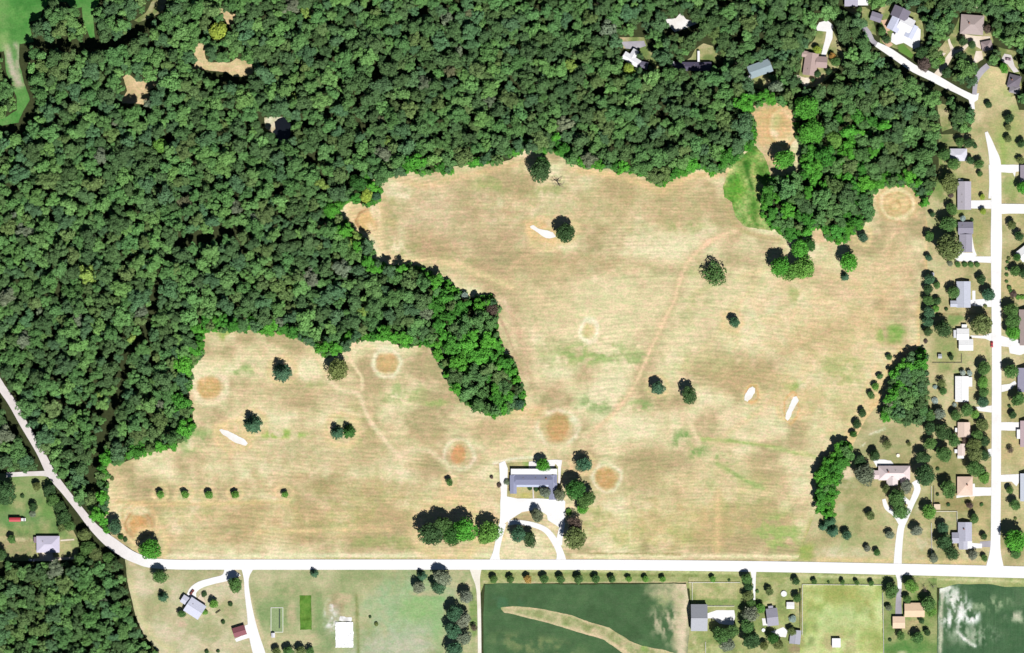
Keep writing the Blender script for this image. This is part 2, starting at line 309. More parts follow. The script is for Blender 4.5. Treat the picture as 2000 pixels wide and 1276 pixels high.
hay_stains = [
 # broad tone
 ('e', 900, 430, 160, 70, 10, (196,168,132), .55, .5), ('e', 1150, 520, 150, 26, 4, (186,160,118), .6, .5), ('e', 1180, 400, 210, 60, 0, (192,170,124), .5, .6),
 ('e', 1330, 400, 90, 40, 0, (196,172,130), .5, .6), ('e', 1480, 750, 130, 40, 20, (200,174,128), .55, .5), ('e', 1620, 640, 120, 90, 0, (222,190,142), .5, .6),
 ('e', 600, 770, 160, 30, 0, (202,176,136), .5, .6), ('e', 640, 880, 240, 40, 0, (194,170,126), .5, .6), ('e', 720, 955, 260, 22, 2, (186,162,116), .55, .6),
 ('e', 620, 1010, 320, 26, 0, (206,176,130), .5, .6), ('e', 480, 1050, 200, 14, 0, (194,168,122), .5, .6), ('e', 1400, 960, 150, 60, 0, (204,180,132), .5, .6),
 ('e', 1240, 920, 60, 45, -30, (186,168,124), .6, .5), ('e', 1330, 1030, 160, 40, 0, (206,182,126), .5, .6), ('e', 1650, 780, 70, 90, 20, (210,190,136), .4, .6),
 ('e', 1240, 620, 170, 80, 0, (232,214,172), .8, .7), ('e', 1250, 580, 260, 46, -10, (230,212,170), .6, .7), ('e', 1060, 560, 80, 60, 20, (222,198,154), .4, .7),
 ('e', 870, 500, 120, 24, 25, (196,166,128), .5, .5), ('e', 1390, 860, 80, 50, 0, (224,200,160), .5, .7),
 # weedy green patches
 ('g', 1150, 690, 90, 30, -6, (152,176,104), .75, 18), ('g', 1240, 700, 60, 20, 0, (150,174,106), .6, 16), ('g', 1170, 790, 60, 26, 0, (150,172,110), .7, 20),
 ('g', 1250, 795, 30, 20, 0, (150,176,108), .7, 14), ('g', 1345, 868, 44, 30, 30, (134,164,96), .9, 18), ('g', 1390, 885, 60, 20, 20, (140,166,98), .7, 14),
 ('g', 1075, 690, 40, 40, 0, (176,178,124), .6, 22), ('e', 1749, 650, 18, 18, 0, (132,172,84), .8, .45), ('e', 1720, 656, 8, 12, 0, (150,178,96), .7, .5),
 ('g', 1550, 745, 26, 26, 0, (170,186,106), .7, 18), ('g', 1640, 730, 50, 60, 20, (176,180,116), .6, 20), ('g', 380, 860, 44, 30, -20, (156,174,112), .8, 18), ('g', 470, 722, 40, 16, 0, (152,176,108), .7, 16),
 ('g', 545, 848, 70, 12, 0, (160,188,96), .8, 14), ('e', 855, 787, 24, 6, -4, (160,178,108), .7, .5), ('g', 790, 770, 60, 30, 0, (168,182,118), .6, 18), ('g', 445, 655, 24, 14, 0, (160,184,92), .8, 12),
 ('g', 960, 360, 50, 24, 0, (172,176,116), .7, 18), ('g', 1340, 445, 50, 16, 0, (166,172,112), .6, 16), ('g', 760, 430, 22, 90, 0, (170,172,110), .45, 18), ('g', 840, 500, 110, 30, 10, (160,166,106), .5, 16),
 ('g', 1080, 375, 60, 18, 0, (168,172,112), .6, 16), ('g', 1350, 560, 50, 90, 10, (196,190,136), .6, 22), ('g', 1350, 720, 40, 40, 0, (192,190,130), .5, 20), ('g', 1400, 690, 50, 50, 0, (200,194,140), .4, 20),
 ('g', 780, 1060, 160, 18, 0, (164,170,108), .6, 20), ('g', 700, 1000, 200, 60, 0, (178,174,112), .4, 24), ('g', 380, 1000, 150, 60, 0, (186,178,122), .4, 20), ('g', 1520, 1040, 60, 50, 0, (168,186,110), .8, 20), ('g', 1440, 960, 80, 50, 0, (174,180,116), .5, 22),
 ('g', 1270, 1050, 120, 30, 0, (186,186,118), .6, 22), ('g', 1160, 1000, 40, 60, 0, (180,178,116), .5, 16), ('g', 690, 830, 60, 50, 0, (176,178,116), .5, 18), ('g', 600, 745, 60, 20, 0, (178,180,122), .5, 16),
 ('l', [(1370,858),(1430,862),(1500,872),(1590,892)], 4, (168,186,112), .8), ('l', [(1400,905),(1450,935),(1490,955)], 4, (162,180,112), .7), ('l', [(1555,1096),(1572,1068),(1590,1020)], 9, (160,172,92), .6),
 ('e', 1570, 1085, 10, 16, 0, (160,176,92), .7, .5),
 ('e', 1550, 575, 10, 20, 0, (160,170,104), .6, .6), ('e', 1425, 640, 20, 30, 0, (206,186,130), .4, .6),
 # old greens and tees: baked discs, pale banks
 ('r', 1090, 838, 38, 36, 5, PALE, .6), ('e', 1090, 838, 30, 32, 0, (216,186,136), .7, .3), ('e', 1091, 837, 20, 26, 0, (204,160,110), .85, .22), ('e', 1091, 826, 15, 12, 0, (186,158,104), .6, .4),
 ('e', 1067, 807, 8, 6, 0, (244,232,200), .8, .6), ('e', 1120, 820, 7, 6, 0, (246,234,204), .8, .6), ('e', 1070, 872, 10, 5, 0, (240,224,184), .6, .6),
 ('r', 897, 888, 29, 29, 5, PALE, .6), ('e', 896, 888, 15, 17, 20, (222,164,114), .9, .25), ('r', 897, 888, 20, 22, 3, (222,196,150), .6),
 ('e', 1188, 934, 32, 36, 0, (224,200,156), .6, .3), ('r', 1186, 932, 27, 26, 4, PALE, .7), ('e', 1184, 934, 20, 20, 0, (206,164,110), .85, .25), ('e', 1185, 902, 14, 7, 0, (236,222,180), .7, .5),
 ('r', 755, 708, 27, 27, 4, (242,230,196), .95), ('e', 755, 711, 22, 22, 0, (214,176,124), .85, .2), ('e', 752, 683, 15, 8, 0, (240,230,196), .8, .5), ('e', 742, 733, 12, 6, 0, (236,226,188), .7, .5), ('e', 764, 734, 10, 5, 30, (238,226,190), .6, .5),
 ('e', 408, 757, 25, 22, 0, (216,174,120), .85, .22), ('r', 410, 757, 33, 31, 6, (244,224,188), .95), ('e', 402, 724, 18, 5, 8, (232,222,178), .7, .5), ('e', 415, 785, 20, 7, 0, (240,218,176), .6, .5),
 ('e', 272, 1028, 19, 20, 0, (222,166,110), .85, .3), ('r', 272, 1026, 25, 26, 3, (198,152,106), .8), ('r', 272, 1024, 34, 36, 3, (236,204,156), .8), ('e', 274, 999, 17, 7, 5, (238,222,180), .8, .4), ('r', 268, 1005, 32, 24, 3, (214,176,130), .5), ('e', 225, 960, 20, 50, 0, (232,206,160), .6, .6),
 ('e', 712, 430, 42, 40, 0, (234,204,156), .7, .4), ('e', 718, 432, 19, 18, 0, (226,186,130), 1., .1), ('r', 717, 432, 21, 21, 2.2, (188,146,104), 1.), ('e', 733, 415, 7, 22, -15, (246,232,206), .7, .5), ('l', [(744,376),(770,379),(795,384)], 5, (240,224,190), .7),
 ('e', 1752, 398, 44, 40, 0, (230,196,144), .75, .3), ('r', 1752, 400, 31, 29, 4, (244,220,178), .8), ('r', 1752, 400, 24, 22, 2.2, (206,172,124), .7), ('r', 1752, 399, 38, 35, 2.5, (210,178,132), .5), ('e', 1750, 404, 15, 14, 0, (236,208,154), .8, .3), ('r', 1749, 403, 12, 10, 2, (206,170,120), .8), ('e', 1765, 425, 14, 8, 0, (246,228,184), .6, .5),
 ('r', 1150, 646, 15, 21, 5, (250,236,204), 1.), ('e', 1168, 668, 16, 10, 40, (236,216,178), .5, .6), ('e', 1150, 646, 10, 14, 0, (222,198,140), .6, .4),
 ('e', 1512, 240, 52, 44, 0, (226,186,134), .8, .4), ('r', 1528, 246, 20, 30, 3, (240,208,164), .8), ('e', 1516, 240, 8, 16, 20, (206,200,142), .6, .5), ('r', 1530, 246, 30, 40, 2.5, (214,172,122), .6), ('e', 1513, 260, 8, 5, 30, (244,226,190), .7, .5),
 ('e', 1525, 305, 26, 20, 0, (220,186,134), .5, .6), ('e', 1606, 462, 18, 16, 20, (230,196,156), .8, .4), ('e', 1617, 467, 8, 4, -20, (244,230,204), .7, .5),
 ('e', 1742, 585, 14, 26, -10, (240,208,170), .7, .6), ('e', 1690, 560, 60, 60, 0, (214,184,138), .4, .6), ('e', 1640, 570, 40, 14, 20, (220,192,156), .6, .6), ('e', 1745, 520, 30, 60, 8, (216,186,140), .4, .6),
 # worn tracks
 ('l', [(1450,447),(1415,458),(1375,480),(1345,512),(1328,545),(1318,585),(1298,625),(1268,690),(1235,760),(1205,800)], 9, (204,180,140), .6), ('l', [(985,590),(1008,640),(1022,690),(1034,740)], 3.5, (244,218,188), .95), ('l', [(960,590),(985,640),(1005,690),(1020,735)], 2.5, (198,170,138), .7),
 ('l', [(1035,790),(1050,730),(1040,680)], 6, (232,210,170), .5), ('l', [(1150,850),(1120,900),(1100,905)], 6, (240,216,176), .5), ('l', [(1215,790),(1180,830),(1140,850)], 5, (240,216,176), .6), ('l', [(1000,880),(1060,800),(1100,780)], 6, (236,212,170), .4), ('l', [(1155,850),(1200,880),(1260,860)], 6, (232,208,164), .4),
 ('l', [(760,505),(738,470),(722,440)], 6, (240,212,168), .6), ('l', [(750,380),(752,480)], 3.5, (206,182,140), .5), ('l', [(775,400),(776,480)], 3, (206,184,142), .4), ('l', [(1745,450),(1715,520),(1690,600)], 8, (232,202,162), .5), ('l', [(1760,450),(1770,520),(1750,600)], 8, (226,194,156), .5), ('l', [(640,735),(620,700),(600,680)], 6, (236,208,164), .5),
 ('l', [(1450,447),(1415,458),(1375,480),(1345,512),(1328,545),(1318,585),(1298,625),(1268,690),(1235,760),(1205,800),(1150,850)], 3.6, (240,206,168), 1.),
 ('l', [(1530,470),(1490,560),(1440,590),(1395,660),(1340,720),(1300,790)], 8, (228,206,160), .35), ('l', [(1500,524),(1480,530),(1440,545)], 6, (236,212,164), .5), ('l', [(1440,600),(1460,570),(1480,545)], 6, (232,208,160), .4),
 ('l', [(700,664),(686,680),(683,700),(697,722),(708,742),(706,762)], 3.4, (244,216,178), 1.), ('l', [(640,740),(665,762),(700,770),(712,800),(730,832),(760,870),(782,895)], 5, (240,214,178), .9), ('l', [(725,770),(726,820)], 5, (230,200,160), .5),
 ('l', [(780,890),(800,882),(835,880),(862,900),(900,945),(935,965)], 6, (238,218,180), .6), ('l', [(742,845),(790,845)], 4, (236,214,172), .5), ('l', [(540,925),(570,940),(600,965),(640,990)], 8, (226,196,158), .6), ('e', 905, 985, 60, 40, 0, (230,202,162), .6, .6),
 ('l', [(972,586),(994,604),(1012,640),(1024,690),(1032,730)], 7, (222,192,158), .7), ('l', [(1000,612),(1030,720),(1045,770)], 5, (200,172,134), .4), ('e', 1020, 660, 18, 60, -18, (214,182,148), .5, .6),
 ('l', [(1338,800),(1352,835),(1366,868)], 5, (240,214,176), .7), ('l', [(1500,876),(1550,880),(1595,896)], 3, (238,216,170), .5), ('l', [(1380,865),(1440,870)], 5, (226,200,156), .5),
 ('l', [(1480,600),(1560,540),(1640,545)], 12, (222,192,152), .3), ('l', [(1400,860),(1500,790),(1570,720)], 7, (226,200,152), .4),
 ('l', [(1000,560),(960,545),(900,520),(840,510),(760,505)], 8, (230,204,158), .7), ('l', [(750,470),(738,430),(735,400)], 10, (236,208,164), .5), ('l', [(770,345),(820,360),(900,345),(990,325),(1040,310)], 10, (222,190,144), .5), ('l', [(1120,330),(1230,350),(1290,372),(1350,345),(1420,335)], 9, (230,196,148), .65),
 ('l', [(1420,340),(1418,390),(1430,430),(1460,455),(1520,468)], 5, (196,174,128), .6), ('l', [(1228,965),(1230,1060)], 2.5, (236,218,170), .7), ('l', [(1403,960),(1400,1080)], 8, (228,194,146), .6), ('l', [(1500,966),(1440,955)], 6, (236,208,164), .5),
 ('l', [(1815,430),(1812,540),(1798,600),(1796,670)], 7, (232,196,142), .6), ('l', [(1795,680),(1750,705),(1715,775),(1680,840),(1640,872)], 12, (232,190,136), .6),
 ('l', [(500,1040),(600,1036),(760,1034)], 4, (230,200,150), .6), ('l', [(600,1010),(600,1070)], 2.5, (228,204,154), .4), ('l', [(230,980),(340,985),(440,983),(560,980)], 5, (228,196,142), .5),
 ('l', [(320,1086),(600,1086),(960,1086)], 5, (244,230,192), .8), ('l', [(1120,1086),(1300,1086),(1560,1088)], 5, (246,228,186), .8), ('l', [(1150,1081),(1330,1083)], 1.8, (160,146,96), .6), ('l', [(620,1092),(960,1092)], 1.8, (176,168,110), .5),
 ('l', [(1020,905),(1060,880),(1130,870)], 8, (236,210,168), .5), ('e', 985, 880, 30, 20, 0, (236,214,170), .5, .6), ('l', [(965,905),(1000,897),(1050,893)], 3, (246,236,208), .8),
 ('e', 1025, 806, 40, 16, 0, (228,192,140), .6, .6), ('e', 970, 836, 60, 30, 0, (222,192,148), .4, .7),
]
# dry straw-coloured halo round every lone tree (unmown grass below the boughs)
halo = [(551,724,26),(494,827,26),(669,842,32),(313,964,15),(360,965,16),(407,965,15),(459,964,15),(555,963,15),(877,941,14),(1103,452,24),(1432,628,20),(1284,755,20),(294,1066,32),(875,1035,60),(954,1038,28),
 (1136,905,22),(1470,771,18),(1684,461,18),(1717,733,14),(1707,753,14),(1699,770,14),(1683,805,14),(1672,827,14),(1665,846,12),(1735,697,12),(455,852,30),(1065,456,32),(1546,798,26)]
for (hx, hy, hr) in halo: hay_stains.append(('r', hx, hy, hr, hr * 0.95, hr * 0.24, (232,204,156), .7))
hay_stains += [('r', 1470, 771, 12, 17, 2.2, (226,178,124), .9), ('r', 1546, 798, 14, 30, 2.4, (226,182,128), .9), ('e', 457, 853, 36, 15, 28, (232,196,146), .6, .4), ('e', 1060, 455, 38, 18, 18, (234,194,140), .7, .4)]
sheet("hay_field", HAY, 0.03, base_paint([(190,170,130), (210,189,149), (223,204,163), (231,214,173), (238,222,184)], 60, 11, hay_stains, 1.2), M_HAY, 2.9, 1.2, 3,
      label="dry tan hay field mown in faint streaks between the woods and the road")

L1 = 0.03; L2 = 0.06; L3 = 0.09; L4 = 0.16
# swale of green grass in the field's north corner
sheet("grass_swale", [(1430,322),(1452,304),(1475,285),(1490,300),(1498,320),(1505,338),(1498,362),(1488,375),(1485,400),(1490,424),(1510,443),(1508,452),(1480,448),(1455,442),(1435,422),(1430,395),(1414,385),(1412,365),(1418,345),(1424,332)], L2,
      base_paint([(88,128,54), (106,146,66), (126,156,80), (150,168,98), (176,182,118)], 22, 41, [('l', [(1455,318),(1462,345),(1470,370)], 3.5, (62,108,40), .8), ('e', 1440, 370, 22, 24, 0, (104,166,52), .5, .5), ('l', [(1478,300),(1470,330),(1484,390),(1490,420)], 6, (176,180,110), .7), ('l', [(1428,328),(1414,350),(1408,362)], 6, (226,206,150), .7)]), M_ROUGH, 2.5, 2.2, 4)
# lawns, pastures, yards (all level sheets side by side)
PAST = [(-60,-60),(195,-60),(193,8),(180,22),(186,75),(176,74),(163,45),(160,14),(140,17),(130,3),(100,3),(83,20),(78,38),(58,43),(62,70),(66,82),(38,86),(37,120),(48,165),(58,195),(44,220),(36,240),(0,247),(-60,250),(-60,236),(10,230),(33,215),(32,190),(24,165),(12,140),(8,100),(-60,100)]
sheet("pasture", PAST, L1, base_paint([(74,134,62), (86,144,70), (98,150,78), (114,158,88)], 40, 21, [('l', [(12,92),(18,110),(22,130),(30,150),(38,165)], 7, (196,186,166), .9), ('l', [(30,88),(36,100),(34,125),(36,150)], 5, (180,176,150), .7), ('l', [(28,168),(50,165)], 3, (170,160,130), .6), ('e', 8, 80, 10, 20, 0, (150,176,110), .6, .5), ('g', 30, 30, 30, 30, 0, (120,172,90), .5, 14)]), M_GRASS, 4, 1, 5)
CLA = [(366,139),(382,125),(378,95),(388,85),(405,86),(400,100),(402,115),(412,122),(450,122),(462,114),(490,122),(497,144),(480,150),(455,150),(440,141),(405,137),(385,136)]
CLB = [(240,152),(248,143),(258,150),(270,158),(285,158),(300,155),(310,143),(318,148),(304,168),(290,178),(294,192),(286,206),(262,202),(238,202),(238,195),(248,178),(243,160)]
CLC = [(425,15),(437,16),(450,28),(463,28),(459,50),(450,56),(440,38),(425,24)]
for nm, pl in (("dry_clearing", CLA), ("dry_clearing", CLB), ("dry_clearing", CLC)):
    sheet(nm, pl, L1, base_paint([(206,180,138), (222,196,152), (232,208,168)], 20, 31), M_GRASS, 4, 1.5, 6)
sheet("forest_glade", [(1020,0),(1021,1),(1021,2)] if False else [(295,5),(310,-20),(335,-20),(318,22),(300,32),(270,44),(262,40),(285,25)], L1, base_paint([(100,130,70), (150,150,100), (190,180,150)], 16, 33), M_GRASS, 5, 1.5, 6)
# east lots
EAST = [(1833,262),(1890,262),(1905,225),(1895,205),(1906,160),(1930,128),(1965,135),(1980,180),(1990,215),(2060,215),(2060,1114),(1955,1112),(1935,1112),(1760,1108),(1700,1106),(1555,1101),(1572,1056),(1582,1030),(1592,1000),(1610,950),(1640,905),(1665,872),(1690,820),(1716,790),(1736,720),(1784,690),(1796,672),(1797,540),(1811,528),(1811,440),(1806,402),(1826,370),(1833,340)]
east_st = [('e', 1955, 170, 40, 50, 0, (206,194,146), .9, .4), ('e', 1960, 150, 30, 30, 0, (224,204,156), .7, .5), ('g', 1970, 200, 30, 40, 0, (170,180,116), .7, 18), ('e', 1968, 255, 30, 30, 0, (178,178,118), .8, .5),
 ('e', 1720, 862, 60, 32, -20, (172,166,122), .8, .4), ('l', [(1670,865),(1720,830),(1760,822)], 8, (206,190,150), .5), ('l', [(1700,848),(1728,838)], 1.8, (240,232,206), .8), ('l', [(1680,873),(1690,866)], 1.6, (240,232,206), .8),
 ('g', 1680, 1040, 70, 60, 0, (176,178,126), .7, 24), ('g', 1640, 960, 40, 50, 0, (214,202,166), .7, 20), ('g', 1640, 1080, 60, 14, 0, (222,212,178), .7, 14), ('e', 1655, 925, 14, 12, 0, (228,210,178), .8, .4),
 ('g', 1800, 1060, 40, 50, 0, (214,204,170), .7, 18), ('g', 1790, 980, 26, 30, 0, (212,200,160), .7, 16), ('e', 1860, 430, 40, 40, 0, (150,156,104), .5, .6), ('g', 1860, 400, 40, 80, 0, (126,144,82), .7, 18), ('g', 1835, 340, 20, 60, 0, (120,146,80), .8, 14),
 ('e', 1914, 365, 20, 30, 0, (184,176,120), .6, .5), ('e', 1912, 460, 14, 34, 0, (178,170,116), .8, .4), ('e', 1975, 362, 18, 26, 0, (150,166,98), .7, .4), ('g', 1980, 430, 26, 30, 0, (206,190,140), .7, 16), ('e', 1970, 300, 24, 40, 0, (166,178,110), .7, .5),
 ('e', 1850, 550, 40, 26, 0, (214,194,150), .8, .4), ('e', 1920, 540, 16, 40, 0, (208,190,146), .7, .5), ('e', 1870, 605, 40, 10, 0, (196,178,134), .7, .5), ('g', 1860, 626, 40, 14, 0, (132,156,92), .9, 12), ('l', [(1828,614),(1900,614),(1930,612)], 1.8, (150,132,92), .6),
 ('e', 1915, 680, 18, 24, 0, (206,190,140), .8, .5), ('e', 1850, 690, 30, 30, 0, (164,166,110), .7, .5), ('g', 1850, 720, 40, 60, 0, (140,160,98), .6, 16), ('e', 1930, 740, 6, 60, 0, (166,170,114), .8, .5), ('g', 1835, 770, 20, 40, 0, (176,168,116), .6, 12),
 ('e', 1930, 850, 6, 60, 0, (190,176,126), .7, .5), ('e', 1850, 915, 30, 30, 0, (150,146,98), .8, .5), ('e', 1870, 985, 50, 16, 0, (158,146,98), .8, .4), ('e', 1920, 985, 16, 30, 0, (172,158,110), .7, .5), ('e', 1850, 1015, 22, 20, 0, (190,182,138), .8, .4), ('e', 1915, 1040, 18, 34, 0, (206,188,140), .7, .5),
 ('e', 1975, 880, 30, 30, 0, (204,184,136), .8, .5), ('e', 1980, 1010, 30, 26, 0, (200,186,140), .7, .5), ('e', 1975, 790, 20, 40, 0, (186,174,122), .7, .5), ('g', 1985, 680, 26, 20, 0, (176,170,112), .7, 12), ('e', 1985, 560, 22, 30, 0, (198,180,128), .7, .5), ('l', [(1958,270),(1960,330)], 6, (160,180,100), .6),
 ('e', 1850, 275, 16, 20, 0, (96,120,66), .5, .6), ('l', [(1600,1093),(1740,1095)], 4, (226,202,150), .8), ('l', [(1770,1097),(1925,1099)], 4, (222,198,146), .8), ('e', 1575, 1078, 12, 20, 20, (160,176,92), .8, .5)]
sheet("east_lawns", EAST, L1, base_paint([(164,160,112), (186,174,128), (200,186,142), (212,198,156)], 45, 51, east_st), M_MOWN, 3.6, 1, 7)
sheet("verge_grass", [(925,1108),(1500,1112),(1750,1117),(2060,1124),(2060,1150),(1835,1148),(1340,1150),(1340,1138),(945,1140),(938,1160),(940,1300),(925,1300)], L1, base_paint([(136,150,92), (160,168,108), (182,182,128)], 30, 53,
      [('l', [(945,1137),(1100,1139),(1340,1139)], 2.2, (206,188,150), .9), ('l', [(950,1114),(1300,1117),(1440,1119)], 2.0, (206,206,150), .7), ('l', [(950,1121),(1440,1126)], 1.5, (130,136,80), .6), ('l', [(1560,1125),(1720,1128),(2000,1136)], 2.5, (220,214,164), .7)]), M_GRASS, 4, .8, 8)
CROP = [(947,1142),(975,1139),(1130,1142),(1250,1141),(1300,1140),(1340,1141),(1350,1200),(1345,1300),(944,1300),(944,1200)]
BARE = (212, 196, 164)
sheet("crop_field", CROP, L2, base_paint([(74,102,67), (80,110,73), (88,117,78)], 30, 61, [
   ('e', 1308, 1158, 40, 20, 18, (190,184,146), .85, .6), ('e', 1335, 1170, 18, 44, 0, (214,198,164), .95, .4), ('v', 1300, 1215, 40, 40, 0, (196,186,156), .9, 16), ('e', 1332, 1240, 16, 70, 0, (196,186,150), .95, .4), ('l', [(1338,1142),(1342,1180),(1335,1210),(1330,1276)], 8, (226,208,178), .9),
   ('g', 1310, 1175, 46, 24, 0, (176,180,130), .6, 12), ('v', 1312, 1226, 30, 44, 0, (214,200,168), .8, 12), ('g', 1050, 1262, 110, 26, 10, (146,154,104), .6, 16), ('g', 990, 1180, 40, 30, 0, (80,124,90), .5, 20)]), M_CROP, 3.4, .8, 9)
sheet("grass_waterway", [(978,1187),(1000,1184),(1030,1186),(1060,1190),(1120,1203),(1150,1215),(1190,1226),(1230,1252),(1255,1262),(1300,1270),(1330,1280),(1330,1300),(1300,1300),(1250,1290),(1220,1278),(1180,1250),(1120,1232),(1060,1214),(1010,1202),(985,1197)], L3,
   base_paint([(150,156,104), (176,176,128), (206,190,150)], 14, 63, [('l', [(985,1188),(1060,1190),(1120,1204),(1150,1216)], 3, (222,198,160), .8), ('l', [(985,1196),(1060,1214),(1120,1232),(1180,1250),(1230,1280)], 4, (224,200,164), .9), ('l', [(1150,1216),(1190,1228),(1230,1254),(1330,1280)], 2.5, (216,196,156), .8), ('e', 1258, 1266, 8, 7, 0, (140,176,90), .8, .5)]), M_GRASS, 3, 1, 10)
SEC = [(1835,1150),(1870,1141),(1930,1141),(1960,1146),(2060,1146),(2060,1300),(1830,1300),(1832,1200)]
sheet("crop_field", SEC, L2, base_paint([(70,102,70), (78,110,76), (90,118,84)], 24, 67, [
   ('l', [(1841,1152),(1838,1200),(1836,1276)], 3.5, (206,204,180), .85), ('e', 1846, 1150, 18, 7, -15, (248,246,238), .95, .4), ('v', 1862, 1190, 40, 50, 0, (244,242,236), 1., 16), ('e', 1854, 1212, 4, 16, 0, (250,248,244), .9, .4), ('v', 1890, 1200, 30, 26, 0, (250,248,244), 1., 14), ('v', 1896, 1206, 22, 16, 20, (252,250,248), 1., 9),
   ('l', [(1870,1235),(1885,1250),(1905,1262)], 3, (236,236,228), .9), ('v', 1930, 1180, 60, 20, 0, (160,178,140), .7, 16), ('v', 1990, 1205, 30, 14, 0, (206,206,180), .8, 12), ('v', 1900, 1240, 60, 26, 0, (200,206,184), .6, 12), ('v', 1860, 1165, 24, 20, 0, (232,232,222), .9, 12)]), M_CROPV, 3.2, .8, 12)
PADD = [(1565,1141),(1722,1143),(1726,1300),(1562,1300),(1563,1200)]
sheet("paddock", PADD, L2, base_paint([(166,176,104), (184,194,120), (204,212,144), (214,218,158)], 36, 71, [('e', 1630, 1158, 60, 16, 0, (166,168,96), .7, .6), ('e', 1650, 1212, 66, 26, 0, (206,216,158), .6, .6), ('g', 1640, 1256, 80, 26, 0, (186,176,128), .8, 20), ('g', 1690, 1200, 24, 40, 0, (158,160,92), .6, 14), ('l', [(1564,1146),(1564,1200),(1566,1260)], 5, (170,160,112), .7), ('g', 1580, 1240, 24, 30, 0, (140,156,96), .8, 16)]), M_GRASS, 3.4, .8, 13)
sheet("yard_grass", [(1722,1126),(1830,1130),(1830,1300),(1726,1300)], L2, base_paint([(116,140,78), (140,156,96), (166,168,116)], 26, 73, [('e', 1785, 1220, 20, 14, 0, (190,172,128), .8, .5), ('g', 1800, 1160, 20, 30, 0, (164,158,110), .7, 14), ('e', 1775, 1265, 50, 14, 0, (96,140,74), .8, .5), ('e', 1762, 1275, 10, 4, 0, (216,200,170), .8, .5)]), M_GRASS, 3.6, .8, 14)
sheet("farmyard_grass", [(1345,1128),(1560,1128),(1563,1300),(1340,1300),(1350,1200)], L2, base_paint([(140,152,94), (166,170,112), (190,184,136)], 26, 75, [('g', 1400, 1155, 50, 22, 0, (206,194,146), .8, 16), ('e', 1400, 1176, 50, 6, 0, (132,154,88), .8, .5), ('g', 1360, 1262, 24, 24, 0, (214,200,160), .7, 12), ('g', 1520, 1145, 40, 20, 0, (150,164,98), .7, 14), ('g', 1400, 1270, 60, 14, 0, (206,206,150), .6, 12), ('e', 1553, 1268, 12, 10, 0, (160,138,110), .8, .4), ('g', 1535, 1195, 14, 40, 0, (176,184,116), .7, 12)]), M_GRASS, 3.6, .8, 15)
# south lots
sheet("south_lawn", [(480,1110),(926,1112),(936,1150),(938,1300),(500,1300),(486,1200),(484,1150)], L1, base_paint([(158,166,118), (178,178,134), (194,188,148)], 40, 81, [
   ('b', 'y', 1161, 1164, 1.5, (196,184,142), .6), ('e', 800, 1190, 80, 60, 0, (166,188,146), .8, .4), ('e', 820, 1186, 40, 26, 0, (150,184,120), .7, .5), ('e', 770, 1262, 90, 34, 0, (186,192,164), .8, .5), ('e', 856, 1215, 12, 70, 0, (150,184,126), .6, .6), ('g', 790, 1262, 70, 30, 0, (206,196,176), .5, 16),
   ('e', 540, 1195, 46, 30, 0, (140,160,108), .8, .4), ('e', 615, 1200, 12, 40, 0, (150,160,112), .6, .5), ('e', 570, 1195, 8, 36, 0, (198,182,146), .7, .5), ('e', 640, 1240, 18, 40, 0, (142,160,112), .8, .4), ('e', 625, 1190, 10, 30, 0, (140,162,108), .7, .4), ('e', 660, 1183, 16, 24, 0, (176,156,122), .85, .35), ('e', 653, 1210, 16, 26, 0, (206,200,188), .4, .5),
   ('g', 646, 1205, 16, 40, 0, (240,238,232), .8, 8), ('e', 672, 1170, 16, 10, 0, (204,186,150), .8, .4), ('l', [(696,1162),(698,1220),(700,1276)], 3, (140,146,92), .7), ('e', 560, 1252, 60, 12, 0, (202,190,150), .8, .5), ('l', [(484,1160),(496,1200),(508,1240)], 6, (214,196,160), .7), ('e', 925, 1205, 8, 60, 0, (132,158,92), .8, .5), ('e', 830, 1160, 30, 5, 0, (206,184,152), .7, .5)]), M_MOWN, 3.6, .8, 16)
sheet("vegetable_bed", [(585,1163),(608,1163),(609,1230),(586,1231)], L2, base_paint([(84,120,44), (100,140,58), (120,156,70)], 10, 83), M_GRASS, 3, .8, 17)
sheet("southwest_lawn", [(244,1092),(290,1108),(330,1112),(484,1112),(486,1200),(510,1300),(330,1300),(300,1262),(280,1240),(264,1200),(250,1140)], L1, base_paint([(180,174,132), (196,186,148), (208,196,162), (216,202,172)], 34, 85, [
   ('g', 330, 1165, 40, 30, 0, (166,172,122), .6, 18), ('g', 400, 1230, 60, 40, 0, (168,170,124), .7, 22), ('g', 430, 1190, 40, 26, 0, (170,174,124), .6, 18), ('l', [(256,1130),(272,1200),(300,1245),(335,1270)], 7, (216,204,160), .7), ('e', 285, 1145, 24, 16, -20, (224,208,176), .7, .5), ('l', [(405,1190),(425,1205),(440,1210)], 3, (224,206,172), .7), ('g', 430, 1262, 40, 10, 0, (226,206,172), .8, 10), ('e', 358, 1220, 8, 6, 0, (216,186,160), .8, .5), ('e', 256, 1100, 8, 6, 0, (222,200,170), .7, .5),
   ('l', [(300,1113),(440,1114)], 1.6, (150,156,110), .6)]), M_MOWN, 3.6, .8, 18)
sheet("west_yard", [(-60,922),(20,926),(75,926),(100,935),(110,965),(112,1000),(140,1030),(155,1060),(150,1094),(-60,1098)], L1, base_paint([(104,136,78), (132,154,94), (160,164,112), (186,176,130)], 36, 87, [('e', 30, 1070, 40, 26, 0, (176,160,122), .8, .5), ('e', 30, 1012, 60, 16, 0, (96,140,80), .7, .5), ('e', 60, 950, 30, 30, 0, (150,164,110), .7, .5), ('e', 90, 1000, 14, 16, 0, (110,150,80), .7, .5), ('l', [(-20,1053),(66,1054)], 1.8, (214,200,160), .7), ('g', 70, 1000, 12, 10, 0, (150,182,110), .8, 8), ('e', 145, 1040, 12, 10, 0, (190,170,130), .8, .4)]), M_GRASS, 3.6, .8, 19)
